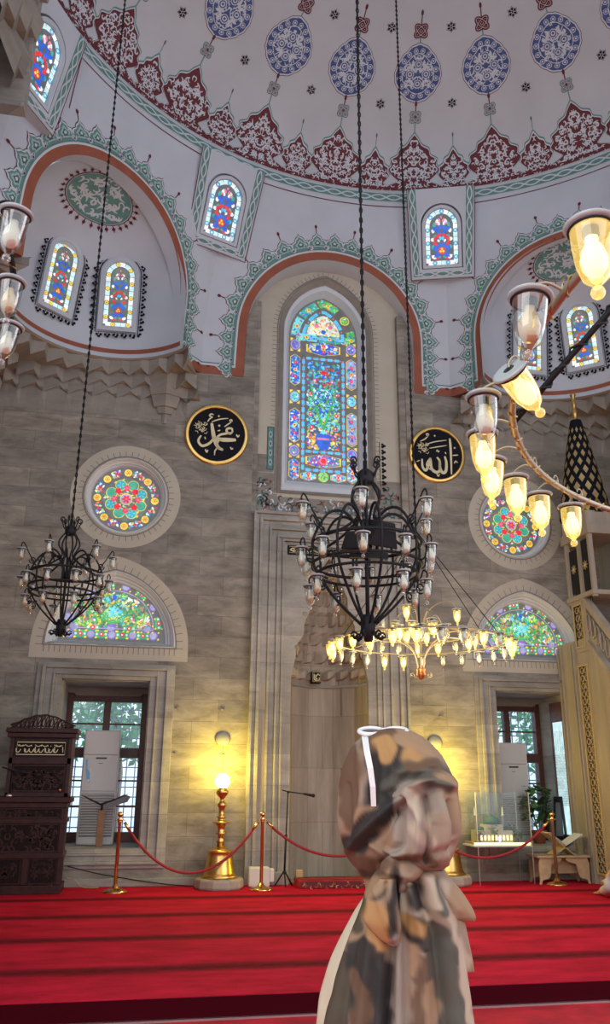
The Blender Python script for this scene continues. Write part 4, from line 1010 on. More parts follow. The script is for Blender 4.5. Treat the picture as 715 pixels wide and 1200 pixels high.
# ------------------------------------------------------------------ the two lower windows
def lower_window(x0, x1, right):
    xm = (x0+x1)/2; t = thing('window_lower', None, None, (xm, WY, .46), kind='structure')
    z0, z1 = .46, 2.64
    # stone architrave in stepped mouldings
    for k, (o_, wd, pr) in enumerate([(.34, .07, .03), (.27, .05, .065), (.22, .10, .03), (.12, .03, .05), (.09, .09, .02)]):
        mb = MB(); a, b = x0-o_, x1+o_; zt = z1+o_*.65; zb = z0-o_*.72
        mb.box(a, a+wd, WY-pr, WY+.02, zb, zt); mb.box(b-wd, b, WY-pr, WY+.02, zb, zt); mb.box(a+wd, b-wd, WY-pr, WY+.02, zt-wd*.65, zt)
        mb.box(a+wd, b-wd, WY-pr, WY+.02, zb, zb+wd*.72); mb.build('architrave', 'marble', t, bevel=.006)
    # painted plaster reveals
    mb = MB(); mb.box(x0, x1, WY, WY+1.1, z0-.02, z0+.004); mb.build('sill', 'marble', t)
    mb = MB(); mb.box(x0-.01, x0+.015, WY+.02, WY+1.1, z0, z1); mb.box(x1-.015, x1+.01, WY+.02, WY+1.1, z0, z1); mb.box(x0, x1, WY+.02, WY+1.1, z1-.015, z1+.01); mb.build('reveal', 'marble', t)
    mb = MB(); mb.slab([(x0, z1), (x0, z1-.10), (x0+.1, z1-.10), (x0+.14, z1-.14), (x1-.14, z1-.14), (x1-.1, z1-.10), (x1, z1-.10), (x1, z1)], wall_at(WY+.9), -.1, 0); mb.build('lintel', 'carved_stone', t)
    # timber casement
    Y = WY+.98; W = 'redwood'
    mb = MB()
    for a, b in ((x0, x0+.10), (x1-.10, x1)): mb.box(a, b, Y, Y+.12, z0, z1-.10)
    mb.box(x0+.1, x1-.1, Y, Y+.12, z1-.22, z1-.10); mb.box(x0+.1, x1-.1, Y, Y+.12, z0, z0+.14); mb.build('casement_frame', W, t, bevel=.006)
    mb = MB(); mb.box(xm-.05, xm+.05, Y-.01, Y+.10, z0+.14, z1-.22); mb.box(x0+.1, xm-.05, Y-.005, Y+.10, 1.62, 1.76); mb.box(xm+.05, x1-.1, Y-.005, Y+.10, 1.62, 1.76); mb.build('transom', W, t, bevel=.006)
    mb = MB()
    for z in (.95, 1.30, 2.10):
        mb.box(x0+.1, xm-.05, Y+.02, Y+.06, z-.012, z+.012); mb.box(xm+.05, x1-.1, Y+.02, Y+.06, z-.012, z+.012)
    mb.build('glazing_bar', W, t)
    mb = MB(); mb.box(x0+.1, x1-.1, Y+.055, Y+.06, z0+.14, z1-.22); mb.build('pane', 'pane', t)
    # outer iron grille
    mb = MB()
    k = x0+.06
    while k < x1: mb.tube([(k, Y+.30, z0-.1), (k, Y+.30, z1)], .010, 6); k += .125
    z = z0+.05
    while z < z1: mb.tube([(x0-.1, Y+.30, z), (x1+.1, Y+.30, z)], .010, 6); z += .14
    mb.build('iron_grille', 'facade', t)
    if right:   # glazed lattice leaf folded against the right-hand reveal
        mb = MB(); X = x1-.02
        mb.box(X-.04, X, WY+.12, WY+.17, z0+.02, z1-.12); mb.box(X-.04, X, WY+.50, WY+.55, z0+.02, z1-.12)
        mb.box(X-.04, X, WY+.17, WY+.50, z1-.42, z1-.12); mb.box(X-.04, X, WY+.17, WY+.50, z0+.02, z0+.12); mb.build('shutter_frame', 'redwood', t, bevel=.004)
        p = Paint(frame((X-.02, WY+.17, z0), (0, 1, 0), (0, 0, 1)) if False else frame((X-.025, WY+.50, z0), (0, -1, 0), (0, 0, 1)))
        p.poly(rect(0, .33, .12, 1.78), 'g_ice', 1)
        for a in range(9):
            for b in range(22):
                p.ring(circ(.02+.036*a, .55+.05*b, .020, 6), 'shadegrey', 2, .006) if b < 15 or a % 2 else None
        p.ring(rect(.0, .33, .12, 1.78), 'darkwood', 3, .02); p.build('shutter_glass', t)
lower_window(-1.17, .03, False); lower_window(5.19, 6.39, True)
# outside: terrace, a facade and trees
mb = MB(); mb.box(-12, 20, 12.9, 40, -1.2, -1.0); structure(mb.build('ground_outside', 'ground'))
def tree(x, y, h, seed):
    t = thing('garden_tree', None, None, (x, y, -1)); r = random.Random(seed)
    mb = MB(); mb.tube([(x, y, -1), (x+.1, y, h*.4), (x, y, h*.7)], [.16, .12, .08], 8); mb.build('trunk', 'midwood', t)
    mb = MB()
    for k in range(900):
        a = r.uniform(0, 2*PI); e = r.uniform(-1, 1); q = (r.random()**.4)*1.5
        c = Vector((x+q*math.cos(a)*math.sqrt(1-e*e), y+q*math.sin(a)*math.sqrt(1-e*e), h*.8+q*e*.9))
        d = Vector((r.uniform(-1, 1), r.uniform(-1, 1), r.uniform(-1, 1)))*.13; u = d.orthogonal().normalized()*.07
        mb.add([c-d, c+u, c+d, c-u], [(0, 1, 2, 3)])
    mb.build('foliage', 'treegreen', t); return t
tg = tree(-.6, 17.5, 3.6, 1); tag(tg, 'leafy green tree outside, seen through the left lower window', 'tree')
tg = tree(9.6, 18.5, 3.4, 2); tag(tg, 'leafy green tree outside, beyond the right lower window', 'tree')
#%%PART4
# ------------------------------------------------------------------ the two calligraphy roundels
def roundel(cx, cz, r, strokes, dots, label):
    t = thing('calligraphy_roundel', label, 'roundel', (cx, WY, cz), 'calligraphy roundels on the wall')
    f = frame((cx, WY-.01, cz), (1, 0, 0), (0, -.10, 1))
    mb = MB(); mb.slab(circ(0, 0, r*.9, 48), f, 0, .05); mb.build('board', 'black_paint', t)
    prof = [(.86, .05), (.87, .075), (.90, .085), (.93, .07), (.95, .075), (.985, .06), (1.0, .03), (1.0, 0)]
    mb = MB(); mb.grid([[f(r*q*math.cos(2*PI*k/56), r*q*math.sin(2*PI*k/56), d) for k in range(56)] for q, d in prof], 0, True, True); mb.build('gilded_frame', 'gold', t)
    p = Paint(lambda u, v, w: f(u*r*.84, v*r*.84, w+.05))
    for pts, wd in strokes:
        Q = spl(pts, 7); n = len(Q)
        ws = [wd*(.35+.65*math.sin(PI*min(1, max(0, .12+.8*i/(n-1))))) for i in range(n)]; p.strip(Q, ws, 'goldleaf', 1)
    for x, y, s_ in dots: p.poly([(x-s_, y), (x, y-s_), (x+s_, y), (x, y+s_)], 'goldleaf', 1)
    rr = random.Random(3)
    for k in range(26):   # small closely-written blessing at the left
        x, y = -.62+rr.uniform(-.2, .2), .18+rr.uniform(-.2, .17); a = rr.uniform(-.6, 2.2); p.strip(spl([(x, y), (x+.07*math.cos(a), y+.07*math.sin(a)), (x+.13*math.cos(a+.7), y+.13*math.sin(a+.7))], 3), .022, 'goldleaf', 2)
    p.build('gold_lettering', t)
# pixel-traced strokes normalised to -1..1
def nz(L, cx, cy, r): return [((x-cx)/r, (cy-y)/r) for x, y in L]
c1 = lambda *a: nz(a, 380, 360, 228)
roundel(.80, 6.46, .50, [
    (c1((332, 262), (345, 330), (362, 400), (395, 470), (440, 492)), .15),
    (c1((248, 380), (228, 430), (262, 470), (320, 445), (352, 400), (358, 372)), .10),
    (c1((545, 395), (480, 400), (425, 402), (372, 395)), .16), (c1((372, 395), (410, 360), (460, 345), (512, 330)), .09),
    (c1((512, 330), (505, 298), (470, 300), (462, 325), (490, 345), (512, 330)), .09),
    (c1((425, 402), (392, 420), (388, 470), (440, 488)), .09),
    (c1((330, 252), (400, 222), (470, 208)), .05), (c1((442, 286), (470, 262), (497, 240)), .05), (c1((497, 240), (485, 225), (500, 218), (505, 236)), .05),
    (c1((296, 255), (315, 225), (338, 210)), .05), (c1((338, 210), (312, 200), (322, 182), (345, 186)), .06), (c1((385, 328), (408, 320)), .05),
    (c1((388, 488), (372, 505), (370, 545)), .05), (c1((388, 488), (376, 486)), .05), (c1((290, 498), (303, 522), (312, 502)), .06), (c1((546, 345), (560, 365), (572, 348)), .06), (c1((500, 462), (512, 478), (524, 470)), .06), (c1((280, 390), (288, 410)), .05)],
    [((390-380)/228, (360-195)/228, .045), ((397-380)/228, (360-280)/228, .05)], 'black and gold calligraphy roundel at left of the tall window, with a crossing looped letterform')
c2 = lambda *a: nz(a, 325, 272, 225)
roundel(4.42, 6.43, .485, [
    (c2((445, 110), (450, 160), (455, 260), (458, 450)), .10),
    (c2((395, 285), (410, 340), (405, 420), (375, 440), (350, 400), (345, 330), (320, 300)), .13),
    (c2((345, 330), (345, 420), (310, 440), (270, 410), (262, 340), (258, 310)), .12),
    (c2((258, 310), (240, 380), (215, 430), (185, 400), (180, 325)), .11), (c2((258, 310), (230, 350), (225, 390), (262, 420), (300, 420)), .06),
    (c2((212, 190), (300, 155), (415, 130)), .045), (c2((250, 220), (330, 200), (415, 180)), .045), (c2((165, 160), (205, 138), (235, 110)), .05), (c2((235, 110), (222, 88), (240, 84), (245, 102)), .05),
    (c2((470, 270), (525, 262)), .05), (c2((485, 345), (500, 322), (518, 338)), .05), (c2((130, 355), (160, 340)), .04), (c2((318, 455), (332, 475), (345, 455)), .06), (c2((315, 245), (325, 232), (335, 248), (345, 236)), .05), (c2((400, 245), (408, 262)), .05)],
    [((302-325)/225, (272-97)/225, .045), ((492-325)/225, (272-197)/225, .045)], 'black and gold calligraphy roundel at right of the tall window, with a tall straight upright')

# ------------------------------------------------------------------ preacher's chair (dark carved wood)
k_ = thing('preaching_pulpit', 'dark carved wooden pulpit with gold inscription panel and openwork cresting', 'pulpit', (-1.45, 11.3, 0))
Xl, Xr, Yf, Yb = -2.25, -.88, 11.10, 11.62
mb = MB(); mb.box(Xl, Xr, Yf, Yb, 0, .10, 0); mb.box(Xl+.03, Xr-.03, Yf+.03, Yb, .10, 1.04, 0)
for x in (Xl, -1.80, -1.36, Xr-.07): mb.box(x, x+.07, Yf+.005, Yf+.04, .10, .42, 0)
for z0_, z1_ in ((.40, .46), (.80, .85), (.98, 1.04)): mb.box(Xl+.01, Xr-.01, Yf+.0, Yb, z0_, z1_, 0)
for x in (Xl+.01, Xr-.08): mb.box(x, x+.07, Yf+.005, Yf+.04, .46, .98)
mb.build('lower_body', 'darkwood', k_, bevel=.006)
mb = MB(); mb.box(Xl, Xr+.03, Yf-.02, Yb, 1.04, 1.11); mb.build('ledge', 'darkwood', k_, bevel=.012)
r = random.Random(8)
def carved(x0, x1, z0, z1, name, n, mat2='carvedwood', sz=.06, y=Yf+.028):
    f = wall_at(y); p = Paint(f, .004, .002); p.poly(rect(x0, x1, z0, z1), 'darkwood2', 0)
    for k in range(n):
        x = r.uniform(x0+.03, (x0+x1)/2); zz_ = r.uniform(z0+.03, z1-.05); a = r.uniform(0, 6); fl = r.choice((-1, 1))
        p.comma(x, zz_, sz, a, fl, mat2, 1+k % 2); p.comma(x0+x1-x, zz_, sz, PI-a, -fl, mat2, 1+k % 2)
    p.ring(rect(x0, x1, z0, z1), mat2, 3, .012); return p.build(name, k_)
carved(Xl+.09, Xr-.09, .48, .79, 'carved_panel', 55); carved(Xl+.09, Xr-.09, .87, .97, 'carved_panel', 34, 'carvedwood', .035)
for a, b in ((Xl+.08, -1.82), (-1.72, -1.38), (-1.28, Xr-.08)): carved(a, b, .12, .39, 'carved_panel', 16, 'darkwood', .05)
mb = MB(); xa, xb = -1.66, -.90
mb.box(xa, xa+.05, Yf+.03, Yb, 1.11, 1.86); mb.box(xb-.05, xb, Yf+.03, Yb, 1.11, 1.86); mb.box(xa+.05, xb-.05, Yf+.06, Yf+.10, 1.11, 1.86); mb.box(xa, xb, Yf+.03, Yf+.08, 1.50, 1.58); mb.box(xa, xb, Yf+.03, Yf+.08, 1.11, 1.16); mb.build('upper_body', 'darkwood', k_, bevel=.005)
mb = MB(); mb.box(xa-.04, xb+.04, Yf-.01, Yb+.02, 1.82, 1.88); mb.box(xa-.06, xb+.06, Yf-.03, Yb+.02, 1.88, 1.94); mb.build('cornice', 'darkwood', k_, bevel=.008)
carved(xa+.07, xb-.07, 1.18, 1.48, 'carved_panel', 40, 'carvedwood', .06, Yf+.055)
mb = MB(); mb.box(xa+.07, xb-.07, Yf+.035, Yf+.06, 1.60, 1.78); ip = mb.build('inscription_board', 'darkwood2', k_)
p = Paint(wall_at(Yf+.035)); p.ring(rect(xa+.085, xb-.085, 1.615, 1.765), 'goldleaf', 1, .010); x = xb-.11
while x > xa+.11:
    q = r.random(); h = r.uniform(.04, .10)
    if q < .4: p.strip([(x, 1.645), (x-.006, 1.645+h)], .009, 'goldleaf', 2); x -= .022
    elif q < .8: p.strip(spl([(x, 1.68), (x-.02, 1.645), (x-.05, 1.65), (x-.055, 1.69)], 4), .010, 'goldleaf', 2); p.disc(x-.03, 1.72, .006, 'goldleaf', 2, 6); x -= .038
    else: p.strip(spl([(x+.01, 1.73), (x-.03, 1.715), (x-.07, 1.735)], 4), .008, 'goldleaf', 2); x -= .02
p.build('gold_inscription', ip)
# openwork cresting
mb = MB(); fr_ = wall_at(Yf)
cr = Paint(lambda u, v, w: Vector((u, Yf+.0-w, v)), .002, .0)
top = lambda x: 1.97+.13*math.cos((x-(xa+xb)/2)/(xb-xa)*PI)**1.2 if abs((x-(xa+xb)/2)) < (xb-xa)/2 else 1.97
cpts = []
for k in range(15):
    x = xa+(xb-xa)*(k+.5)/15; h = (top(x)-1.94)
    mb.tube([(x+.02*math.cos(a)*(1 if k % 2 else -1), Yf+.01, 1.94+h*.5+h*.42*math.sin(a)) for a in [2*PI*j/10 for j in range(10)]], .008, 5, 0, True)
    mb.tube([(x-.03, Yf+.01, 1.94), (x+.01*(-1)**k, Yf+.01, 1.94+h*.6), (x+.03, Yf+.01, 1.94+h)], .008, 5)
mb.tube([(xa-.02+(xb-xa+.04)*k/24, Yf+.01, top(xa+(xb-xa)*k/24)+.005*math.sin(k*1.6)) for k in range(25)], .012, 6)
mb.build('openwork_cresting', 'darkwood', k_)
mb = MB(); mb.lathe([(.0, 0), (.03, .0), (.028, .02), (.012, .035), (.010, .3), (.0, .3)], (-1.02, 11.12, 1.11), 10) if False else mb.ball((-1.0, 11.10, 1.19), .02, 8); mb.build('door_knob', 'copper', k_)
# microphone on a short stand at the pulpit's ledge
t = thing('ledge_microphone', 'black boom microphone standing on the dark pulpit ledge', 'microphone', (-1.72, 11.12, 1.11))
mb = MB(); mb.lathe([(0, 0), (.05, 0), (.045, .02), (.015, .05), (0, .05)], (-1.60, 11.13, 1.11), 12); mb.build('base', 'chrome', t)
mb = MB(); mb.tube([(-1.60, 11.13, 1.14), (-1.585, 11.13, 1.42)], .010, 6); mb.tube([(-1.72, 11.10, 1.46), (-1.585, 11.10, 1.42), (-1.34, 11.04, 1.38)], .009, 6); mb.build('boom', 'iron', t)
mb = MB(); mb.tube([(-1.34, 11.04, 1.38), (-1.30, 11.03, 1.375), (-1.24, 11.02, 1.37)], [.012, .018, .016], 8); mb.build('capsule', 'iron', t)

# ------------------------------------------------------------------ air conditioners on the sills
def air_con(x, y, z, w_, h, label, sticker):
    t = thing('air_conditioner', label, 'air conditioner', (x, y, z), 'white floor standing air conditioners in the window recesses')
    a, b = x-w_/2, x+w_/2
    mb = MB(); mb.box(a, b, y, y+.30, z, z+h); mb.build('cabinet', 'ac_white', t, bevel=.02)
    mb = MB(); mb.box(a+.012, b-.012, y-.018, y, z+h*.78, z+h-.015); mb.build('air_outlet_panel', 'ac_white', t, bevel=.008)
    mb = MB(); mb.box(a+.012, b-.012, y-.014, y, z+h*.46, z+h*.765); mb.build('front_panel', 'ac_white', t, bevel=.006)
    mb = MB(); mb.box(x-.07, x+.08, y-.024, y-.014, z+h*.742, z+h*.756); mb.build('display', 'screen_black', t)
    mb = MB(); mb.box(x-.03, x+.03, y-.018, y-.013, z+h*.70, z+h*.706); mb.build('badge', 'ac_dark', t)
    mb = MB(); mb.box(a+.03, b-.03, y-.006, y, z+h*.07, z+h*.44, 1)
    for k in range(16): zz_ = z+h*.08+k*h*.0225; mb.add([(a+.03, y-.006, zz_), (b-.03, y-.006, zz_), (b-.03, y-.022, zz_+.020), (a+.03, y-.022, zz_+.020)], [(0, 1, 2, 3)], 0); mb.box(a+.03, b-.03, y-.024, y-.016, zz_+.016, zz_+.026, 0)
    mb.build('louvre_grille', ['ac_white', 'ac_dark'], t)
    if sticker:
        p = Paint(wall_at(y-.014)); 
        p.poly([(a+.04, z+h*.73), (a+.07, z+h*.74), (a+.075, z+h*.66), (a+.13, z+h*.60), (a+.12, z+h*.53), (a+.08, z+h*.55), (a+.06, z+h*.62)], 'blue_sticker', 1); p.strip([(a+.12, z+h*.66), (a+.125, z+h*.56)], .012, 'page', 2); p.disc(a+.10, z+h*.55, .02, 'page', 2, 8)
        p.build('blue_sticker', t)
air_con(-.58, 12.25, .465, .50, 1.52, 'white tower air conditioner with a blue sticker in the left window recess', True)
air_con(5.62, 12.25, .465, .50, 1.44, 'plain white tower air conditioner in the right window recess', False)
# stand with a swallow-shaped holder on the left sill
t = thing('reading_stand', 'small wooden post with a dark wing-shaped holder on the left window sill', 'stand', (-.50, 11.95, .464))
mb = MB(); mb.box(-.55, -.46, 11.93, 12.0, .464, .93); mb.build('post', 'midwood', t, bevel=.006)
mb = MB(); mb.slab([(-.50, .93), (-.28, 1.0), (-.17, 1.03), (-.13, 1.10), (-.22, 1.13), (-.45, 1.0), (-.50, .99)], frame((0, 11.93, 0), (1, .3, 0), (0, 0, 1)) if False else wall_at(11.93), -.015, .015); mb.build('grey_wing', 'ac_dark', t)
mb = MB(); mb.tube([(-.78, 11.90, 1.12), (-.66, 11.91, 1.06), (-.52, 11.92, 1.0), (-.40, 11.92, 1.04), (-.17, 11.90, 1.13)], [.005, .012, .016, .012, .005], 6); mb.tube([(-.50, 11.93, .93), (-.50, 11.92, 1.0)], .02, 6); mb.build('cradle', 'iron', t)

# ------------------------------------------------------------------ rope barrier
def stanchion(x, y, label):
    t = thing('stanchion', label, 'barrier post', (x, y, 0), 'brass barrier posts with red ropes')
    mb = MB(); mb.lathe([(.0, .0), (.15, .0), (.15, .012), (.12, .03), (.07, .045), (.04, .06), (.03, .085), (.0, .085)], (x, y, 0), 28); mb.build('base', 'brass', t)
    mb = MB(); mb.lathe([(.022, .06), (.022, .80), (.026, .81), (.026, .84), (0, .84)], (x, y, 0), 16); mb.build('post', 'copper' if x < 5 else 'midwood', t)
    mb = MB(); mb.lathe([(.0, .83), (.030, .83), (.030, .85), (.016, .862), (.018, .87)]+[(.034*math.sin(a), .902-.034*math.cos(a)) for a in [PI*k/10 for k in range(2, 11)]], (x, y, 0), 16); mb.build('ball_finial', 'brass', t)
    mb = MB()
    for sx in (-1, 1): mb.tube([(x+sx*.026, y, .835), (x+sx*.05, y, .84), (x+sx*.062, y, .825)], .006, 6)
    mb.build('hook', 'brass', t)
posts = [(-.235, 11.17), (1.585, 11.17), (3.62, 11.17), (5.655, 11.17)]
for (x, y), l in zip(posts, ['brass barrier post at the left window, beside the dark pulpit', 'brass barrier post between the left gold lamp and the microphone stand', 'brass barrier post directly behind the woman in the headscarf, as seen in the photo', 'barrier post in front of the low wooden book table']): stanchion(x, y, l)
def rope(a, b, z0_, label, e0=True, e1=True, sag=.42):
    n = 24; x0, x1 = a[0]+.06, b[0]-.06
    pts = [(x0+(x1-x0)*k/n, a[1]+(b[1]-a[1])*k/n, z0_-.01-sag*(1-(2*k/n-1)**2)**.95) for k in range(n+1)]
    t = thing('barrier_rope', label, 'rope', (a[0], a[1], 0), 'red barrier ropes')
    mb = MB(); mb.tube(pts[1:-1], .017, 8); mb.build('cord', 'rope_red', t)
    for a_, b_ in ((0, 1), (-2, -1)): mb = MB(); mb.tube([pts[a_], pts[b_]], .019, 8); mb.build('end_cap', 'brass', t)
rope(posts[0], posts[1], .82, 'red rope hanging in front of the left gold lamp', sag=.60)
rope(posts[1], posts[2], .82, 'red rope hanging in front of the mihrab niche and microphone stand', sag=.42)
rope(posts[2], posts[3], .82, 'red rope hanging in front of the glass model case', sag=.46)

# ------------------------------------------------------------------ gold candlestick lamps
def gold_lamp(x, y, label):
    pb = MB(); pb.lathe([(0, 0), (.31, 0), (.325, .03), (.32, .10), (.30, .125), (0, .125)], (x, y, 0), 10, 0, None, False); s_ = pb.build('lamp_plinth', 'warm_marble', None, (x, y, 0), bevel=.01)
    tag(s_, label[1], 'stone base', 'stone bases of the gold lamps')
    t = thing('gold_floor_lamp', label[0], 'lamp', (x, y, .125), 'gold candlestick lamps by the niche')
    mb = MB(); mb.lathe([(0, 0), (.235, 0), (.24, .02), (.215, .04), (.20, .06), (.165, .26), (.155, .30), (.165, .31), (.16, .33), (.10, .345), (.07, .37), (.0, .37)], (x, y, .125), 32); mb.build('bell_base', 'gold', t)
    mb = MB(); mb.lathe([(.05, .36), (.045, .42), (.06, .43), (.045, .45), (.04, .52), (.075, .53), (.045, .55), (.05, .60), (.07, .65), (.12, .665), (.12, .675), (.06, .685), (.045, .72), (.07, .735), (.045, .75), (.035, .80), (.04, .84), (.06, .87), (.065, .89), (.045, .92), (.025, .94), (.03, .97), (.07, 1.01), (.085, 1.04), (.08, 1.07), (.05, 1.085), (.06, 1.10), (.0, 1.10)], (x, y, .125), 24); mb.build('stem', 'gold', t)
    mb = MB(); mb.ball((x, y, .125+1.185), .098, 20); g_ = mb.build('globe', 'globe_on', t)
    l = bpy.data.lights.new('globe_light', 'POINT'); l.energy = 60; l.color = (1, .72, .07); l.shadow_soft_size = .12
    o = bpy.data.objects.new('globe_light', l); COL.objects.link(o); o.location = (x, y-.05, .125+1.36)
gold_lamp(1.07, 11.42, ('gold candlestick floor lamp with a lit white globe, left of the niche', 'round pale stone base under the left gold lamp'))
gold_lamp(4.19, 11.42, ('gold candlestick lamp right of the niche, mostly behind the woman', 'round pale stone base under the right gold lamp'))
for x, l in ((1.075, 'round white disc fitting on the wall above the left gold lamp'), (4.19, 'round white disc fitting on the wall above the right gold lamp')):
    t = thing('wall_disc', l, 'wall fitting', (x, 11.72, 1.87), 'white disc fittings above the gold lamps')
    mb = MB(); mb.lathe([(0, .035), (.06, .032), (.095, .018), (.11, 0), (0, 0)], (x, 11.72, 1.87), 24, 0, (0, -.94, .34)); mb.build('disc', 'dull_disc', t)
    mb = MB(); mb.tube([(x, 11.75, 1.87), (x, 11.72, 1.87)], .02, 8); mb.tube([(x+.01, 11.738, 1.85), (x+.01, 11.738, 1.70), (x+.015, 11.738, 1.45), (x+.04, 11.738, 1.1)], .004, 5); mb.build('cable', 'greyline', t)
# small iron clamps in the stonework
for k, (x, z) in enumerate([(.42, 2.28), (1.05, 2.27), (.43, 1.68), (1.07, 1.66), (4.30, 2.24), (4.95, 2.24), (4.93, 1.62), (.40, 2.75)]):
    mb = MB(); mb.tube([(x-.03, 11.745, z), (x-.01, 11.73, z+.012), (x+.02, 11.735, z-.005), (x+.04, 11.73, z+.012)], .008, 5); mb.ball((x, 11.737, z), .014, 6)
    o = mb.build('iron_clamp', 'shadegrey', None, (x, 11.75, z)); tag(o, ['small iron clamp in the stone wall, %s' % q for q in ('upper one beside the left window', 'above the left white disc', 'lower one beside the left window', 'just below the left white disc', 'above the right white disc', 'upper one beside the right window frame', 'lower one beside the right window frame', 'at the top right corner of the left window')][k], 'clamp', 'iron clamps in the stone wall')

# ------------------------------------------------------------------ microphone stand, speaker box, rug
t = thing('microphone_stand', 'black microphone stand with a short boom in front of the niche', 'microphone stand', (1.93, 11.45, 0))
mb = MB()
for k in range(3): a = 2*PI*k/3+.5; mb.tube([(1.93, 11.45, .20), (1.93+.13*math.cos(a), 11.45+.13*math.sin(a), .012)], .010, 6)
mb.build('tripod', 'iron', t)
mb = MB(); mb.tube([(1.93, 11.45, .15), (1.945, 11.45, .62)], .014, 8); mb.tube([(1.945, 11.45, .6), (1.965, 11.45, 1.17)], .009, 8); mb.tube([(1.945, 11.45, .585), (1.945, 11.45, .64)], .02, 8); mb.build('pole', 'iron', t)
mb = MB(); mb.tube([(1.88, 11.44, 1.20), (1.965, 11.44, 1.18), (2.20, 11.40, 1.15)], .009, 6); mb.ball((1.965, 11.445, 1.175), .02, 8); mb.build('boom', 'iron', t)
mb = MB(); mb.tube([(2.17, 11.40, 1.155), (2.28, 11.38, 1.135)], [.014, .018], 8); mb.ball((2.30, 11.375, 1.132), .026, 10); mb.build('microphone', 'iron', t)
t = thing('speaker_box', 'small white speaker box on the floor behind the second barrier post', 'speaker', (1.62, 11.52, 0))
mb = MB(); mb.box(1.46, 1.74, 11.46, 11.60, .0, .24); mb.build('box', 'plastic_white', t, bevel=.02); mb = MB(); mb.box(1.735, 1.80, 11.47, 11.58, .05, .22); mb.build('side_cap', 'plastic_white', t, bevel=.02)
t = thing('prayer_platform', 'low platform covered with a dark red patterned prayer rug before the niche', 'rug', (2.6, 11.4, 0))
mb = MB(); mb.box(2.08, 3.45, 11.18, 11.60, .0, .10); mb.build('red_cover', 'rug_red', t, bevel=.015)
p = Paint(wall_at(11.18), .001, .003)
p.poly(rect(2.10, 3.43, .02, .085), 'maroon', 0)
for k in range(33): p.comma(2.12+k*.04, .04, .035, k*1.3, 1, 'gold_dull' if k % 3 == 0 else 'brownband', 1)
p.build('patterned_border', t)
p = Paint(frame((0, 0, .10), (1, 0, 0), (0, 1, 0)), .001, .002); p.ring(rect(2.13, 3.40, 11.25, 11.55), 'maroon', 1, .03); p.ring(rect(2.2, 3.33, 11.31, 11.50), 'brownband', 1, .015); p.build('rug_pattern', t)
o = MB().box(2.09, 2.19, 11.48, 11.58, .10, .20).build('socket_box', 'gold_dull', None, (2.1, 11.5, .1), bevel=.01); tag(o, 'small pale box standing on the left end of the red rug platform', 'box')
# cables along the wall foot
mb = MB(); mb.tube(spl([(-.86, 11.66, .26), (-.5, 11.68, .17), (-.1, 11.68, .10), (.4, 11.66, .03), (.8, 11.55, .012)], 6), .007, 5); tag(mb.build('floor_cable', 'iron', None, (-.8, 11.66, 0)), 'black cable running along the wall foot right of the dark pulpit', 'cable')
mb = MB(); mb.tube(spl([(-.86, 11.6, .13), (-.75, 11.6, .10), (-.65, 11.58, .02), (-.45, 11.58, .010)], 6), .006, 5); tag(mb.build('floor_cable', 'gold_dull', None, (-.8, 11.6, 0)), 'pale cable curling to the floor right of the dark pulpit', 'cable')

# ------------------------------------------------------------------ glass case with the mosque model
t = thing('display_case', 'clear glass display case standing on the red carpet by the right window', 'display case', (4.95, 11.47, 0))
x0, x1, y0, y1 = 4.57, 5.36, 11.24, 11.68
mb = MB(); mb.box(x0, x1, y0, y0+.008, .02, 1.18); mb.box(x0, x1, y1-.008, y1, .02, 1.18); mb.box(x0, x0+.008, y0, y1, .02, 1.18); mb.box(x1-.008, x1, y0, y1, .02, 1.18); mb.box(x0, x1, y0, y1, 1.18, 1.19); mb.build('glass_panel', 'case_glass', t)
mb = MB(); mb.box(x0-.05, x1, y0-.01, y1, .48, .50); mb.build('shelf', 'white_trim', t)
mb = MB()
for a, b in ((x0, y0), (x1, y0), (x1, y1)): mb = MB(); mb.tube([(a, b, 0), (a, b, 1.19)], .006, 6); mb.build('edge_strip', 'ac_white', t)
def MS(mb): mb.v = [(v[0]+.02, v[1]+.37, v[2]) for v in mb.v]; return mb
t = thing('mosque_model', 'small lit model of a green-domed mosque inside the glass case', 'model', (4.95, 11.47, .50))
mb = MB(); mb.box(4.55, 5.30, 10.88, 11.36, .50, .525); MS(mb).build('base_board', 'lightwood', t)
mb = MB(); mb.box(4.50, 5.32, 10.865, 10.882, .503, .535); MS(mb).build('light_strip', 'yellow_light', t)
mb = MB(); mb.box(4.62, 5.12, 10.98, 11.28, .525, .68)
mb.box(4.74, 5.0, 11.02, 11.24, .68, .76); MS(mb).build('model_walls', 'cream', t)
mb = MB(); mb.lathe([(.12, 0), (.115, .05), (.085, .09), (.04, .115), (0, .12)], (4.87, 11.12, .76), 16); 
for dx in (-.17, .17): mb.lathe([(.06, 0), (.05, .035), (0, .055)], (4.87+dx, 11.12, .68), 10)
MS(mb).build('green_dome', 'tealdark', t)
mb = MB()
for x, y in ((4.66, 11.2), (5.08, 11.2)): mb.lathe([(.018, 0), (.016, .34), (.026, .345), (.014, .36), (.012, .42), (0, .48)], (x, y, .525), 8)
MS(mb).build('minaret', 'white_trim', t)
mb = MB()
for k in range(9): x = 4.64+k*.055; mb.box(x, x+.022, 10.972, 10.981, .56, .62)
MS(mb).build('lit_window', 'yellow_light', t)
mb = MB(); mb.box(4.90, 4.93, 10.965, 10.972, .54, .60); MS(mb).build('violet_doorway', 'violet_light', t)
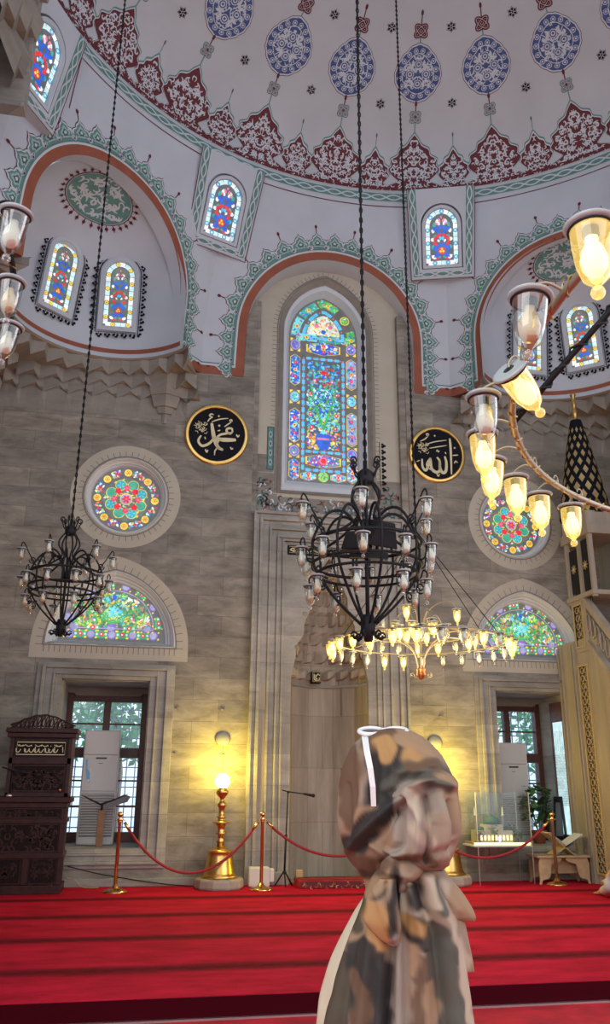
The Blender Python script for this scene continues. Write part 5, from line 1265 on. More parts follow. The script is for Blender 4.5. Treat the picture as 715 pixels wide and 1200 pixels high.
def leafy(mb, c, n, R, l, r, k=(1, 1, 1)):
    for q in range(n):
        a = r.uniform(0, 2*PI); e = r.uniform(-1, 1); rr_ = R*r.random()**.4
        p0 = Vector(c)+Vector((rr_*math.cos(a)*math.sqrt(1-e*e)*k[0], rr_*math.sin(a)*math.sqrt(1-e*e)*k[1], rr_*e*k[2]))
        d = Vector((r.uniform(-1, 1), r.uniform(-1, 1), r.uniform(-.6, .4))).normalized()*l; u = d.cross(Vector((0, 0, 1))).normalized()*l*.35
        mb.add([p0, p0+d*.5+u, p0+d, p0+d*.5-u], [(0, 1, 2, 3)])
mb = MB(); r = random.Random(9)
for x, y, h in ((4.82, 10.93, .12), (4.62, 10.95, .07), (5.17, 11.15, .13), (5.2, 11.0, .06)):
    mb.tube([(x, y, .525), (x, y, .525+h)], .006, 5); leafy(mb, (x, y, .525+h+.05), 90, .075, .03, r)
MS(mb).build('model_tree', 'leafgreen', t)
t = thing('potted_plant', 'leafy potted plant on the right window sill behind the glass case', 'plant', (5.86, 12.02, .46))
r = random.Random(12); mb = MB(); mb.lathe([(0, 0), (.08, 0), (.11, .17), (.12, .18), (.10, .18), (.09, .14), (0, .14)], (5.86, 12.02, .464), 16); mb.build('pot', 'brownband', t)
mb = MB()
for k in range(7):
    a = k*.9; mb.tube([(5.86, 12.02, .60), (5.86+.1*math.cos(a), 12.02+.08*math.sin(a), .85), (5.86+.2*math.cos(a), 12.02+.12*math.sin(a), 1.0+.05*k)], .006, 5)
mb.build('stem', 'leafgreen', t)
mb = MB(); leafy(mb, (5.84, 12.0, 1.05), 130, .30, .15, r, (1, .5, 1)); mb.build('foliage', 'leafgreen', t)

# ------------------------------------------------------------------ low table with open book on a folding rest
t = thing('low_book_table', 'low pale wooden table with scalloped panel legs by the right window', 'table', (5.92, 11.4, 0))
mb = MB(); mb.box(5.42, 6.22, 11.22, 11.60, .335, .36); mb.build('tabletop', 'lightwood', t, bevel=.006)
def legp(sx, c): return [(c, .335), (c+sx*.30, .335), (c+sx*.28, .28), (c+sx*.17, .25), (c+sx*.15, .17), (c+sx*.12, .08), (c+sx*.02, .05), (c, .0), (c-sx*.03, .0), (c-sx*.02, .06)]
for sx, c in ((1, 5.47), (-1, 6.17)):
    q = spl(legp(sx, c), 3, True)
    for yy in (11.25, 11.55): mb = MB(); mb.slab(q if sx > 0 else q[::-1], wall_at(yy), -.02, 0); mb.build('scalloped_leg', 'lightwood', t)
mb = MB(); mb.box(5.50, 6.14, 11.40, 11.42, .12, .335); mb.build('apron', 'lightwood', t)
t = thing('book_rest', 'pale crossed wooden book rest on the low table', 'book stand', (5.85, 11.38, .36))
mb = MB()
def plate(a, b, th=.012): 
    d = Vector(b)-Vector(a); n = Vector((0, 1, 0)).cross(d).normalized()*th
    q = [Vector(a), Vector(b), Vector(b)+n, Vector(a)+n]; vs = [Vector((v.x, 11.26, v.z)) for v in q]+[Vector((v.x, 11.50, v.z)) for v in q]
    return mb.add(vs, [(0, 1, 2, 3), (7, 6, 5, 4), (0, 4, 5, 1), (1, 5, 6, 2), (2, 6, 7, 3), (3, 7, 4, 0)])
plate((5.62, 0, .66), (6.02, 0, .36)); plate((6.12, 0, .60), (5.70, 0, .36)); mb.build('crossed_panels', 'lightwood', t)
t = thing('open_book', 'large open book with white pages lying on the wooden book rest', 'book', (5.86, 11.38, .5))
mb = MB(); plate((5.66, 0, .66), (5.855, 0, .515), .03); plate((5.865, 0, .49), (6.14, 0, .64), .03); mb.build('page_block', 'page', t)
mb = MB(); plate((5.65, 0, .655), (5.86, 0, .50), .008); plate((5.86, 0, .475), (6.15, 0, .625), .008); mb.build('cover', 'midwood', t)
t = thing('easel_frame', 'dark narrow easel board standing in the right window recess', 'easel', (6.22, 12.0, .46))
mb = MB(); mb.slab([(6.10, .47), (6.33, .47), (6.30, 1.12), (6.16, 1.12)], wall_at(12.05), -.02, 0, 0, [[(6.14, .56), (6.29, .56), (6.27, 1.04), (6.18, 1.04)]]); mb.build('board_frame', 'screen_black', t); mb = MB(); mb.box(6.15, 6.28, 12.07, 12.075, .55, 1.05); mb.build('board', 'ac_dark', t)

# ------------------------------------------------------------------ minbar (stepped marble pulpit) at the right
t = thing('minbar', 'tall marble minbar with pierced side panels and black drapes at the right edge', 'pulpit', (6.65, 11.1, 0))
X0 = 6.27; X1 = 7.05
SF = frame((X0, 11.72, 0), (0, -1, 0), (0, 0, 1))       # side face seen from the niche: u runs toward the viewer
def panel(u0, u1, z0, z1, mb, d=.02): mb.slab(rect(u0, u1, z0, z1), SF, -.12, d)
mb = MB(); mb.slab(rect(0, .52, 0, 3.35), SF, -.60, 0)
for u in (.0, .10, .40, .48): mb.slab(rect(u, u+.035, 0, 3.3), SF, -.02, .03)
mb.build('rear_pier', 'warm_marble', t)
def lattice(u0, u1, z0, z1, name):
    mb = MB(); cell = .11; 
    mb.slab(rect(u0-.03, u1+.03, z0-.03, z1+.03), SF, -.05, 0, 0, [rect(u0, u1, z0, z1)])
    nu = max(1, round((u1-u0)/cell)); nz_ = round((z1-z0)/cell); du = (u1-u0)/nu; dz = (z1-z0)/nz_
    for a in range(nu):
        for b in range(nz_):
            c = (u0+du*(a+.5), z0+dz*(b+.5)); hexa = [SF(c[0]+du*.42*math.cos(PI/3*k+PI/6), c[1]+dz*.42*math.sin(PI/3*k+PI/6), -.025) for k in range(6)]
            mb.tube(hexa, .0085, 4, 0, True, False)
            for k in range(3): q = PI/3*k; mb.tube([SF(c[0]+du*.5*math.cos(q), c[1]+dz*.5*math.sin(q), -.025), SF(c[0]+du*.3*math.cos(q), c[1]+dz*.3*math.sin(q), -.025)], .007, 4); mb.tube([SF(c[0]-du*.5*math.cos(q), c[1]-dz*.5*math.sin(q), -.025), SF(c[0]-du*.3*math.cos(q), c[1]-dz*.3*math.sin(q), -.025)], .007, 4)
    bk = MB(); bk.slab(rect(u0-.02, u1+.02, z0-.02, z1+.02), SF, -.11, -.09); o = mb.build(name, 'latticegold', t); bk.build('lattice_backing', 'shadegrey', t); return o
lattice(.56, .78, .15, 2.95, 'pierced_lattice'); lattice(.58, .80, 3.25, 3.85, 'pierced_lattice')
mb = MB(); mb.slab(rect(.52, 1.1, 0, 3.35), SF, -.08, -.02, 0, [rect(.56, .78, .15, 2.95)]); mb.slab(rect(.52, .92, 3.16, 3.95), SF, -.08, -.01, 0, [rect(.58, .80, 3.25, 3.85)])
mb.slab([(.92, 3.16), (2.8, 1.2), (2.8, .0), (1.1, 0), (1.1, 3.0)], SF, -.08, -.02); mb.build('side_wall', 'warm_marble', t)
mb = MB(); mb.slab(rect(.45, 1.2, 3.95, 4.9), SF, -.65, -.58)
for u in (.47, .84, 1.15): mb.slab(rect(u, u+.06, 3.9, 4.9), SF, -.07, .0)
mb.slab(rect(.42, 1.24, 4.85, 5.0), SF, -.66, .02); mb.slab(rect(.45, 1.22, 3.93, 4.0), SF, -.66, .02)
mb.slab(rect(.47, 1.2, 5.0, 5.22), SF, -.62, 0); mb.build('canopy_kiosk', 'warm_marble', t, bevel=.006)
mb = MB(); mb.slab([(.92, 3.95), (1.6, 3.25), (1.6, 3.12), (.92, 3.82)], SF, -.08, .02); mb.slab([(.92, 3.3), (2.2, 2.0), (2.2, 1.9), (.92, 3.18)], SF, -.08, .02)
for k in range(5):
    u = .97+.11*k; z = 3.80-.11*k
    mb.tube([SF(u+.05*math.cos(a), z-.25+.14*math.sin(a)-.0, 0) for a in [2*PI*j/8 for j in range(8)]], .012, 5, 0, True)
mb.build('stair_balustrade', 'warm_marble', t)
for u0, u1, z0, z1 in ((.56, .82, 4.05, 4.72), (.93, 1.12, 3.95, 4.80)):
    mb = MB(); n = 14
    rows = [[SF(u0+(u1-u0)*k/n, z, -.03+.012*math.sin(k*1.5)) for k in range(n+1)] for z in [z0+(z1-z0)*j/6 for j in range(7)]]
    rows[0] = [SF(u0+(u1-u0)*k/n, z0+.03*math.cos(k*1.8)-.10*(k/n), -.03) for k in range(n+1)]
    mb.grid(rows); d_ = mb.build('black_drape', 'blackcloth', t)
    p = Paint(lambda u, v, w: SF(u, v, w-.015)); c = ((u0+u1)/2, (z0+z1)/2+.03)
    for q in range(8): a = PI/4*q; p.blob(c[0]+.045*math.cos(a), c[1]+.045*math.sin(a), .07, .03, a, 'gold_dull', 1)
    p.disc(c[0], c[1], .025, 'goldleaf', 2, 8); p.build('gold_emblem', d_)
cone_c = Vector((6.50, 10.90, 5.20))
mb = MB(); nn = 16
def cr_(h): return .36*(1-h/1.85)**.85+.035
mb.grid([[cone_c+Vector((cr_(h)*math.cos(2*PI*k/nn), cr_(h)*math.sin(2*PI*k/nn), h)) for k in range(nn)] for h in [1.66*j/12 for j in range(13)]], 0, True, True)
sp = mb.build('spire', 'black_paint', t)
def cmap(u, v, w): r_ = cr_(v)+w; return cone_c+Vector((r_*math.cos(u), r_*math.sin(u), v))
p = Paint(cmap)
nd = 12
for row in range(9):
    h0 = .30+row*.145; hh = .09*(1-row*.045)
    for k in range(nd):
        a = 2*PI*(k+.5*(row % 2))/nd; da = 2*PI/nd*.30; p.poly([(a-da, h0), (a, h0-hh), (a+da, h0), (a, h0+hh)], 'gold_dull', 1)
for k in range(nd):
    a = 2*PI*k/nd; da = 2*PI/nd*.42; p.poly([(a, .24), (a-da, .12), (a-da*.5, .0), (a, .06), (a+da*.5, 0), (a+da, .12)], 'gold', 1)
p.build('gilded_diamonds', sp)
mb = MB(); mb.lathe([(.055, 1.62), (.05, 1.66), (.03, 1.70), (.045, 1.76), (.05, 1.80), (.03, 1.86), (.035, 1.92), (.042, 1.96), (.025, 2.02), (.02, 2.08), (.045, 2.11), (.05, 2.13), (0, 2.14)], cone_c, 14); mb.build('gilded_finial', 'gold', t)
#%%PART5
# ------------------------------------------------------------------ hanging lamps
def share(key, builder, cache={}):
    if key not in cache: cache[key] = builder()
    return cache[key]
def mesh_of(mb, mats, name):
    me = bpy.data.meshes.new(name); me.from_pydata([Vector(v) for v in mb.v], [], mb.f)
    for q in mats: me.materials.append(M[q])
    me.polygons.foreach_set('material_index', mb.m); me.polygons.foreach_set('use_smooth', mb.sm); me.update(); return me
def cup_mesh(n, glass):
    mb = MB(); mb.lathe([(.053, .006), (.060, .006), (.065, .001), (.062, -.005), (.052, -.008)], (0, 0, 0), n, 1); mb.lathe([(.052, .0), (.050, -.010), (.049, -.06), (.044, -.11), (.032, -.150), (.012, -.170), (.010, -.176)], (0, 0, 0), n)
    mb.ball((0, 0, -.190), .018, max(6, n//2)); return mesh_of(mb, [glass, 'flange'], 'lamp_cup')
def bulb_mesh(n, mat):
    mb = MB(); mb.lathe([(.0, -.145), (.018, -.140), (.030, -.120), (.033, -.098), (.026, -.070), (.016, -.052), (.015, -.03), (0, -.03)], (0, 0, 0), n); return mesh_of(mb, [mat], 'bulb')
def rim_mesh(n, mat):
    mb = MB(); mb.lathe([(.0, .006), (.02, .006), (.02, -.03), (.015, -.035), (0, -.035)], (0, 0, 0), n); mb.tube([(.053*math.cos(2*PI*k/n), .053*math.sin(2*PI*k/n), -.012) for k in range(n)], .0035, 5, 0, True)
    mb.tube([(-.053, 0, -.004), (0, 0, .008), (.053, 0, -.004)], .0035, 4); return mesh_of(mb, [mat], 'lamp_fitting')
def lamp(parent, pos, state, hi=False, k=1.0, tilt=None):
    n = 24 if hi else 12; g = 'glass_warm' if state == 'bulb_on' else 'glass'
    cup = bpy.data.objects.new('lamp_cup', share(('c', n, g), lambda: cup_mesh(n, g))); COL.objects.link(cup)
    cup.parent = parent; cup.location = pos; cup.scale = (k, k, k)
    if tilt: cup.rotation_euler = tilt
    b = bpy.data.objects.new('bulb', share(('b', n, state), lambda: bulb_mesh(n, state))); COL.objects.link(b); b.parent = cup
    r_ = bpy.data.objects.new('lamp_fitting', share(('r', n), lambda: rim_mesh(n, 'iron'))); COL.objects.link(r_); r_.parent = cup
    return cup
def scroll(c, r, ux, uz, turns=1.4, flip=1, n=16):
    c = Vector(c); ux = Vector(ux); uz = Vector(uz)
    return [c+ux*(r*(1-.75*k/n)*math.cos(flip*2*PI*turns*k/n))+uz*(r*(1-.75*k/n)*math.sin(flip*2*PI*turns*k/n)) for k in range(n+1)]
def chain_mesh(z0, z1, link=.05, r=.007):
    mb = MB(); z = z0; k = 0; mb.tube([(.004, .004, z0), (-.004, .004, (z0+z1)/2), (.004, 0, z1)], .009, 5)
    while z < z1:
        a = (1, 0) if k % 2 else (0, 1)
        mb.tube([(a[0]*.014*math.cos(t), a[1]*.014*math.cos(t), z+link*.5+link*.62*math.sin(t)) for t in [2*PI*j/8 for j in range(8)]], r, 4, 0, True); z += link; k += 1
    return mb
def black_chandelier(loc, label, zc, seed, sc=1):
    t = thing('chandelier', label, 'chandelier', loc, 'black wrought iron cage chandeliers')
    ZS = 1.2
    def B(mb, name, mat='iron', par=None):
        mb.v = [(v[0], v[1], v[2]*ZS) for v in mb.v]; o = bpy.data.objects.new(name, mesh_of(mb, [mat], name)); COL.objects.link(o); o.parent = par or t; return o
    def pol(r, z, a): return (r*math.cos(a), r*math.sin(a), z)
    mb = chain_mesh(1.27, (zc-loc[2])/ZS/sc); B(mb, 'chain')
    mb = MB(); mb.lathe([(0, 1.10), (.06, 1.11), (.075, 1.14), (.075, 1.20), (.05, 1.22), (.02, 1.24), (.02, 1.30), (0, 1.30)], (0, 0, 0), 14); B(mb, 'top_collar')
    for k in range(6):
        a = 2*PI*k/6+.3; ux = (math.cos(a), math.sin(a), 0)
        mb = MB(); mb.tube([pol(.06, 1.16, a), pol(.10, 1.20, a), pol(.12, 1.25, a)]+scroll((.115*ux[0], .115*ux[1], 1.285), .035, ux, (0, 0, 1), 1.2), .008, 5); B(mb, 'scroll')
    for k in range(6):
        a = 2*PI*k/6+.3; mb = MB()
        mb.tube(spl([pol(.06, 1.14, a), pol(.13, 1.05, a), pol(.135, .98, a), pol(.085, .90, a), pol(.10, .84, a), pol(.25, .74, a), pol(.455, .66, a)], 4), .011, 6); B(mb, 'suspension_rod')
    for z, r_, w_ in ((.66, .47, .013), (.50, .47, .012), (.43, .43, .011)):
        mb = MB(); mb.tube([pol(r_, z, 2*PI*k/36) for k in range(36)], w_, 6, 0, True); B(mb, 'hoop_ring')
    for k in range(8):
        a = 2*PI*k/8; mb = MB(); mb.tube(spl([pol(.03, .60, a), pol(.08, .78, a), pol(.20, .89, a), pol(.34, .87, a), pol(.46, .70, a), pol(.475, .58, a), pol(.44, .43, a), pol(.27, .24, a), pol(.07, .08, a)], 4), .0115, 6); B(mb, 'cage_rib')
    mb = MB(); mb.tube([(0, 0, 0), (0, 0, .85)], .018, 8); B(mb, 'centre_post')
    mb = MB(); mb.lathe([(0, -.05), (.03, -.045), (.04, -.01), (.06, .01), (.065, .10), (.05, .14), (0, .15)], (0, 0, 0), 12); B(mb, 'bottom_collar')
    for k in range(6):
        a = 2*PI*k/6; ux = (math.cos(a), math.sin(a), 0); mb = MB(); mb.tube([pol(.05, .04, a), pol(.08, -.02, a)]+scroll((.115*ux[0], .115*ux[1], -.01), .035, ux, (0, 0, 1), 1.2, 1), .008, 5); B(mb, 'scroll')
    rr = random.Random(seed)
    for n, r0_, r1_, z0_, z1_, ph in ((6, .40, .60, .72, .90, .2), (10, .47, .57, .50, .60, 0), (8, .40, .50, .36, .37, .35)):
        for k in range(n):
            a = 2*PI*k/n+ph; ux = Vector((math.cos(a), math.sin(a), 0)); mb = MB()
            top_ = (r0_+r1_)/2
            mb.tube(spl([pol(r0_, z0_, a), pol(top_, z0_+.13 if n == 6 else z0_+.02, a), pol(r1_-.02, z1_+.07, a), pol(r1_+.01, z1_+.045, a), pol(r1_, z1_, a)], 4), .0075, 5)
            if n != 10: mb.tube(scroll(ux*(r0_+.05)+Vector((0, 0, z0_-.045 if n == 8 else z0_+.06)), .045, ux, (0, 0, 1), 1.5, -1), .007, 5)
            B(mb, 'lamp_arm'); lamp(t, (r1_*math.cos(a), r1_*math.sin(a), z1_*ZS), 'bulb_off' if rr.random() < .35 else 'bulb_dim', k=1.0)
    return t
ch_mid = black_chandelier((1.775, 6.50, 2.49), 'large black iron chandelier hanging in front of the mihrab, unlit, with black boxes inside', 13.3, 1)
ch_left = black_chandelier((-.92, 8.60, 2.76), 'black iron chandelier hanging in front of the left round and half-round windows, unlit', 12.5, 2, .78)
for s_ in (ch_left,): s_.scale = (.78, .78, .78)
t = thing('loudspeaker', 'pair of black wedge-shaped boxes mounted inside the middle black chandelier', 'loudspeaker', (1.775, 6.50, 3.2))
mb = MB()
def wedge(c, sx, sy, sz, rz, rx):
    Mx = Matrix.Translation(c) @ Matrix.Rotation(rz, 4, 'Z') @ Matrix.Rotation(rx, 4, 'X')
    vs = [Mx @ Vector((x*sx*(1 if z < 0 else .55), y*sy, z*sz)) for z in (-1, 1) for x, y in ((-1, -1), (1, -1), (1, 1), (-1, 1))]
    mb.add(vs, [(3, 2, 1, 0), (4, 5, 6, 7), (0, 1, 5, 4), (1, 2, 6, 5), (2, 3, 7, 6), (3, 0, 4, 7)])
wedge(Vector((1.87, 6.46, 3.37)), .15, .12, .11, .3, .35); mb.build('large_cabinet', 'blackcloth', t, bevel=.012); mb = MB()
wedge(Vector((1.66, 6.42, 3.28)), .12, .10, .075, -.4, .2); mb.build('small_cabinet', 'blackcloth', t, bevel=.012)
mb = MB(); mb.box(1.62, 1.95, 6.44, 6.5, 3.14, 3.20); mb.tube([(1.66, 6.42, 3.3), (1.68, 6.44, 3.17)], .015, 6); mb.tube([(1.87, 6.46, 3.35), (1.85, 6.47, 3.17)], .015, 6); mb.build('mounting_bar', 'iron', t)

# lit chandelier further back
LC = Vector((3.05, 8.91, 2.48))
t = thing('lit_chandelier', 'wide lit ring chandelier with many glowing glass cups, behind the middle black chandelier', 'chandelier', LC)
t.scale = (.905, .905, .905)
def ring_pts(r, z, n, c=(0, 0)): return [(c[0]+r*math.cos(2*PI*k/n), c[1]+r*math.sin(2*PI*k/n), z) for k in range(n)]
def L_(mb, name, mat='pale_iron', par=None): o = bpy.data.objects.new(name, mesh_of(mb, [mat], name)); COL.objects.link(o); o.parent = par or t; return o
mb = MB(); mb.tube(ring_pts(1.08, .42, 60), .013, 6, 0, True); L_(mb, 'outer_ring')
mb = MB(); mb.tube(ring_pts(.62, .50, 40), .012, 6, 0, True); L_(mb, 'inner_ring')
mb = MB(); mb.tube([(0, 0, .02), (0, 0, 2.1)], .014, 8); L_(mb, 'centre_post', 'iron')
mb = chain_mesh(2.1, (13.05-LC.z)/.905); L_(mb, 'chain', 'iron')
mb = MB(); mb.lathe([(0, -.06), (.03, -.05), (.045, -.01), (.06, .0), (.05, .05), (.06, .07), (.03, .10), (0, .10)], (0, 0, 0), 12); L_(mb, 'bottom_finial', 'copper')
for k in range(6):
    a = 2*PI*k/6+.2; ux = (math.cos(a), math.sin(a), 0)
    mb = MB(); mb.tube([(.03*ux[0], .03*ux[1], 0), (.08*ux[0], .08*ux[1], -.04)]+scroll((.12*ux[0], .12*ux[1], -.01), .035, ux, (0, 0, 1), 1.1), .006, 5); L_(mb, 'scroll')
    mb = MB(); mb.tube(spl([(.03*ux[0], .03*ux[1], .05), (.10*ux[0], .10*ux[1], .30), (.35*ux[0], .35*ux[1], .48), (.62*ux[0], .62*ux[1], .50), (1.08*ux[0], 1.08*ux[1], .42)], 5), .010, 6); L_(mb, 'ring_arm')
    mb = MB(); mb.tube([(.0, 0, 1.9), (1.08*ux[0], 1.08*ux[1], .42)], .006, 5); L_(mb, 'stay_cable', 'iron')
rr = random.Random(5)
for n, r_, z_, ph in ((26, 1.10, .40, 0), (16, .64, .52, .1), (8, .30, .62, .2)):
    for k in range(n):
        a = 2*PI*k/n+ph; on = rr.random() < .62; lamp(t, ((r_+.05)*math.cos(a), (r_+.05)*math.sin(a), z_), 'bulb_on' if on else 'bulb_dim')
for k in range(8):
    a = 2*PI*k/8+.15; ux = Vector((math.cos(a), math.sin(a), 0)); mb = MB(); R_ = .50 if k % 2 else .34; zt = .80 if k % 2 else .66
    mb.tube(spl([ux*.03+Vector((0, 0, .40)), ux*.12+Vector((0, 0, zt)), ux*(R_-.1)+Vector((0, 0, zt+.12)), ux*R_+Vector((0, 0, zt))], 5), .008, 5); L_(mb, 'upper_arm'); lamp(t, tuple(ux*R_+Vector((0, 0, zt))), 'bulb_on' if k % 3 else 'bulb_dim')
for a in (0, 2.1, 4.2):
    l = bpy.data.lights.new('chandelier_light', 'POINT'); l.energy = 28; l.color = (1, .80, .45); l.shadow_soft_size = .3
    o = bpy.data.objects.new('chandelier_light', l); COL.objects.link(o); o.location = LC+Vector((.7*math.cos(a), .7*math.sin(a), .1))
# two great ring chandeliers close to the viewer, partly out of frame
def near_ring(c, r, z, lamps, label, hub, cableA, cableB, iron):
    t = thing('ring_chandelier', label, 'chandelier', (c[0], c[1], z))
    def B(mb, name, mat): o = bpy.data.objects.new(name, mesh_of(mb, [mat], name)); COL.objects.link(o); o.parent = t; return o
    mb = MB(); mb.tube(ring_pts(r, .03, 120), .014, 8, 0, True); B(mb, 'ring_tube', iron)
    mb = MB(); mb.tube([(r*math.cos(a)+.0, r*math.sin(a), .03) if False else ((r+.019*math.cos(q*1.9))*math.cos(a), (r+.019*math.cos(q*1.9))*math.sin(a), .03+.019*math.sin(q*1.9)) for q, a in enumerate([2*PI*k/360 for k in range(360)])], .0045, 4, 0, True); B(mb, 'wiring', 'gold_dull')
    for a in cableA:
        mb = MB(); p0 = Vector((r*math.cos(a), r*math.sin(a), .03)); p1 = Vector((0, 0, hub)); n = 60
        mb.tube([p0, p1], .013, 6); d = (p1-p0).normalized(); u = d.orthogonal().normalized(); v = d.cross(u)
        mb.tube([p0+(p1-p0)*k/n*.5+(u*math.cos(k*1.4)+v*math.sin(k*1.4))*.017*(1+.4*math.sin(k*.9)) for k in range(n)], .006, 4); B(mb, 'stay_rod', 'iron')
    mb = MB(); mb.tube([(0, 0, hub-.1), (0, 0, hub+4)], .02, 6); B(mb, 'drop_rod', 'iron')
    for x, y, s_, tl in lamps:
        lx, ly = x-c[0], y-c[1]; cup = lamp(t, (lx, ly, 0), s_, True, 1.04, tl); a = math.atan2(ly, lx); q = math.hypot(lx, ly)
        mb = MB(); ux = Vector((math.cos(a), math.sin(a), 0)); mb.tube(spl([ux*r+Vector((0, 0, .03)), ux*(r+q)/2+Vector((0, 0, .055)), Vector((lx, ly, .03)), Vector((lx, ly, 0))], 4), .0055, 5)
        mb.tube(scroll(ux*(r)+Vector((0, 0, .055)), .03, (-ux.y, ux.x, 0), (0, 0, 1), .9), .0035, 4); B(mb, 'lamp_hook', iron)
    return t
ON, OFF, DIM = 'bulb_on', 'bulb_off', 'bulb_dim'
nl = [(1.035, 1.57, ON, None), (1.03, 1.90, OFF, (.0, .12, 0)), (1.16, 2.33, ON, (.25, -.95, .2)), (1.15, 2.54, DIM, None), (1.28, 2.86, ON, None), (1.44, 3.13, ON, (0, .08, 0)), (1.63, 3.31, ON, None), (1.85, 3.51, ON, None), (2.09, 3.64, ON, None)]
for k in range(10): a = math.radians(100-k*22); nl.append((3.26+2.2*math.cos(a), 1.8+2.2*math.sin(a), ON, None))
near_ring((3.26, 1.8), 2.12, 2.70, nl, 'large ring chandelier sweeping in from the right edge, close up, most cups glowing', 2.3, [math.radians(q) for q in (152, 32, -88)], None, 'pale_iron')
near_ring((-2.80, 3.1), 2.10, 3.44, [(-.625, 2.80, DIM, (.1, .1, 0)), (-.715, 3.29, OFF, None), (-.775, 3.68, DIM, (0, .1, 0)), (-1.3, 4.75, DIM, None), (-1.9, 5.1, DIM, None)], 'large ring chandelier at the left edge of the photo, three unlit clear cups showing', 2.0, [math.radians(q) for q in (85, 180, -85)], None, 'iron')

# ------------------------------------------------------------------ people
def skin_body(name, joints, edges, mat, parent, sub=2, root=0):
    me = bpy.data.meshes.new(name); me.from_pydata([Vector(j[0]) for j in joints], edges, []); me.materials.append(M[mat])
    o = bpy.data.objects.new(name, me); COL.objects.link(o); o.parent = parent
    sk = o.modifiers.new('skin', 'SKIN')
    if not me.skin_vertices: print('no skin layer')
    for i, j in enumerate(joints):
        d = me.skin_vertices[0].data[i]; rr_ = j[1] if isinstance(j[1], tuple) else (j[1], j[1]); d.radius = rr_; d.use_root = (i == root)
    sk.use_smooth_shade = True; s2 = o.modifiers.new('smooth', 'SUBSURF'); s2.levels = sub; s2.render_levels = sub
    return o
PW = Vector((.535, 1.69, 0)); Fd = Vector((.31, .95, 0)).normalized(); Rd = Vector((Fd.y, -Fd.x, 0)); FZ = -.13
def ray_at(px, y, dd=0):
    """world point that the photograph shows at (px, y), at the woman's distance plus dd"""
    d = fwd*947+rt*(px-357.5)+up*(600-y); o = Vector((0, 0, H)); pl = PW+Fd*dd
    k = ((pl-o).dot(Fd))/d.dot(Fd); return o+d*k
person = thing('person', 'woman seen from behind in a brown and charcoal patterned headscarf with long hanging tail', 'person', (PW.x, PW.y, FZ))
LO = Vector((PW.x, PW.y, FZ))
def W(a, f, z): return (Rd*a+Fd*f+Vector((0, 0, z)))     # local: right, forward, height above floor
face = (Fd*.75-Rd*.66).normalized()
J = [(W(0, 0, .90), (.10, .09)), (W(0, 0, 1.05), (.09, .075)), (W(0, 0, 1.22), (.09, .075)), (W(0, .0, 1.31), (.05, .05)), (W(-.01, .01, 1.40), .045), (W(-.02, .03, 1.475), (.075, .085)), (W(-.02, .03, 1.54), (.06, .07)),
     (W(.0, .115, 1.26), .040), (W(.0, .15, 1.04), .034), (W(-.10, .13, .98), .026), (W(-.15, .11, .97), .022),
     (W(.0, -.06, 1.26), .038), (W(.02, -.06, 1.04), .032), (W(-.10, -.01, .98), .026), (W(-.15, .02, .97), .022),
     (W(.075, 0, .84), .085), (W(.08, .02, .48), .055), (W(.08, 0, .09), .035), (W(.08, .12, .035), .032), (W(-.075, 0, .84), .085), (W(-.08, .02, .48), .055), (W(-.08, 0, .09), .035), (W(-.08, .12, .035), .032)]
Ed = [(0, 1), (1, 2), (2, 3), (3, 4), (4, 5), (5, 6), (3, 7), (7, 8), (8, 9), (9, 10), (3, 11), (11, 12), (12, 13), (13, 14), (0, 15), (15, 16), (16, 17), (17, 18), (0, 19), (19, 20), (20, 21), (21, 22)]
# five fingers on each hand
for base, sx in ((10, 1), (14, -1)):
    b = J[base][0]
    for q in range(4):
        a = b+Rd*(.018*(q-1.5))+Fd*.05; i = len(J); J.append((a, .0085)); J.append((a+Fd*.028-Vector((0, 0, .010)), .008)); J.append((a+Fd*.040-Vector((0, 0, .030+.004*(q % 2))), .007)); Ed += [(base, i), (i, i+1), (i+1, i+2)]
    i = len(J); J.append((b-Rd*sx*.028+Fd*.015+Vector((0, 0, .01)), .009)); J.append((b-Rd*sx*.045+Fd*.04+Vector((0, 0, .012)), .008)); Ed += [(base, i), (i, i+1)]
skin_body('body', J, Ed, 'skin', person)
hc = W(-.02, .03, 1.50)
mb = MB()
for sx in (-1, 1):
    sd = face.cross(Vector((0, 0, 1))).normalized(); mb.ball(hc+face*.082+sd*.03*sx+Vector((0, 0, .0)), .011, 8)
mb.build('eyes', 'page', None).parent = person
mb = MB(); mb.tube([hc+face*.09+Vector((0, 0, .01)), hc+face*.112+Vector((0, 0, -.03)), hc+face*.09+Vector((0, 0, -.035))], [.006, .012, .008], 8); mb.tube([hc+face*.088+sd*.022+Vector((0, 0, -.06)), hc+face*.094+Vector((0, 0, -.058)), hc+face*.088-sd*.022+Vector((0, 0, -.06))], .006, 6); mb.build('nose_and_mouth', 'skin', None).parent = person
for ch in person.children:
    if ch.name.startswith(('eyes', 'nose')): ch.location = (0, 0, 0)

def cloth_mat(name):
    m_, N, L, b = new(name); b.inputs['Roughness'].default_value = .62; b.inputs['Specular IOR Level'].default_value = .25
    a = N.new('ShaderNodeAttribute'); a.attribute_name = 'print'; L.new(a.outputs['Color'], b.inputs['Base Color'])
    tc = N.new('ShaderNodeTexCoord'); n = N.new('ShaderNodeTexNoise'); n.inputs['Scale'].default_value = 420; L.new(tc.outputs['Object'], n.inputs['Vector'])
    bp = N.new('ShaderNodeBump'); bp.inputs['Strength'].default_value = .05; bp.inputs['Distance'].default_value = .002; L.new(n.outputs[0], bp.inputs['Height']); L.new(bp.outputs[0], b.inputs['Normal']); return m_
cloth_mat('printed_scarf')
def segd(x, y, a, b):
    vx, vy = b[0]-a[0], b[1]-a[1]; t_ = max(0, min(1, ((x-a[0])*vx+(y-a[1])*vy)/(vx*vx+vy*vy+1e-9))); return math.hypot(x-a[0]-vx*t_, y-a[1]-vy*t_)
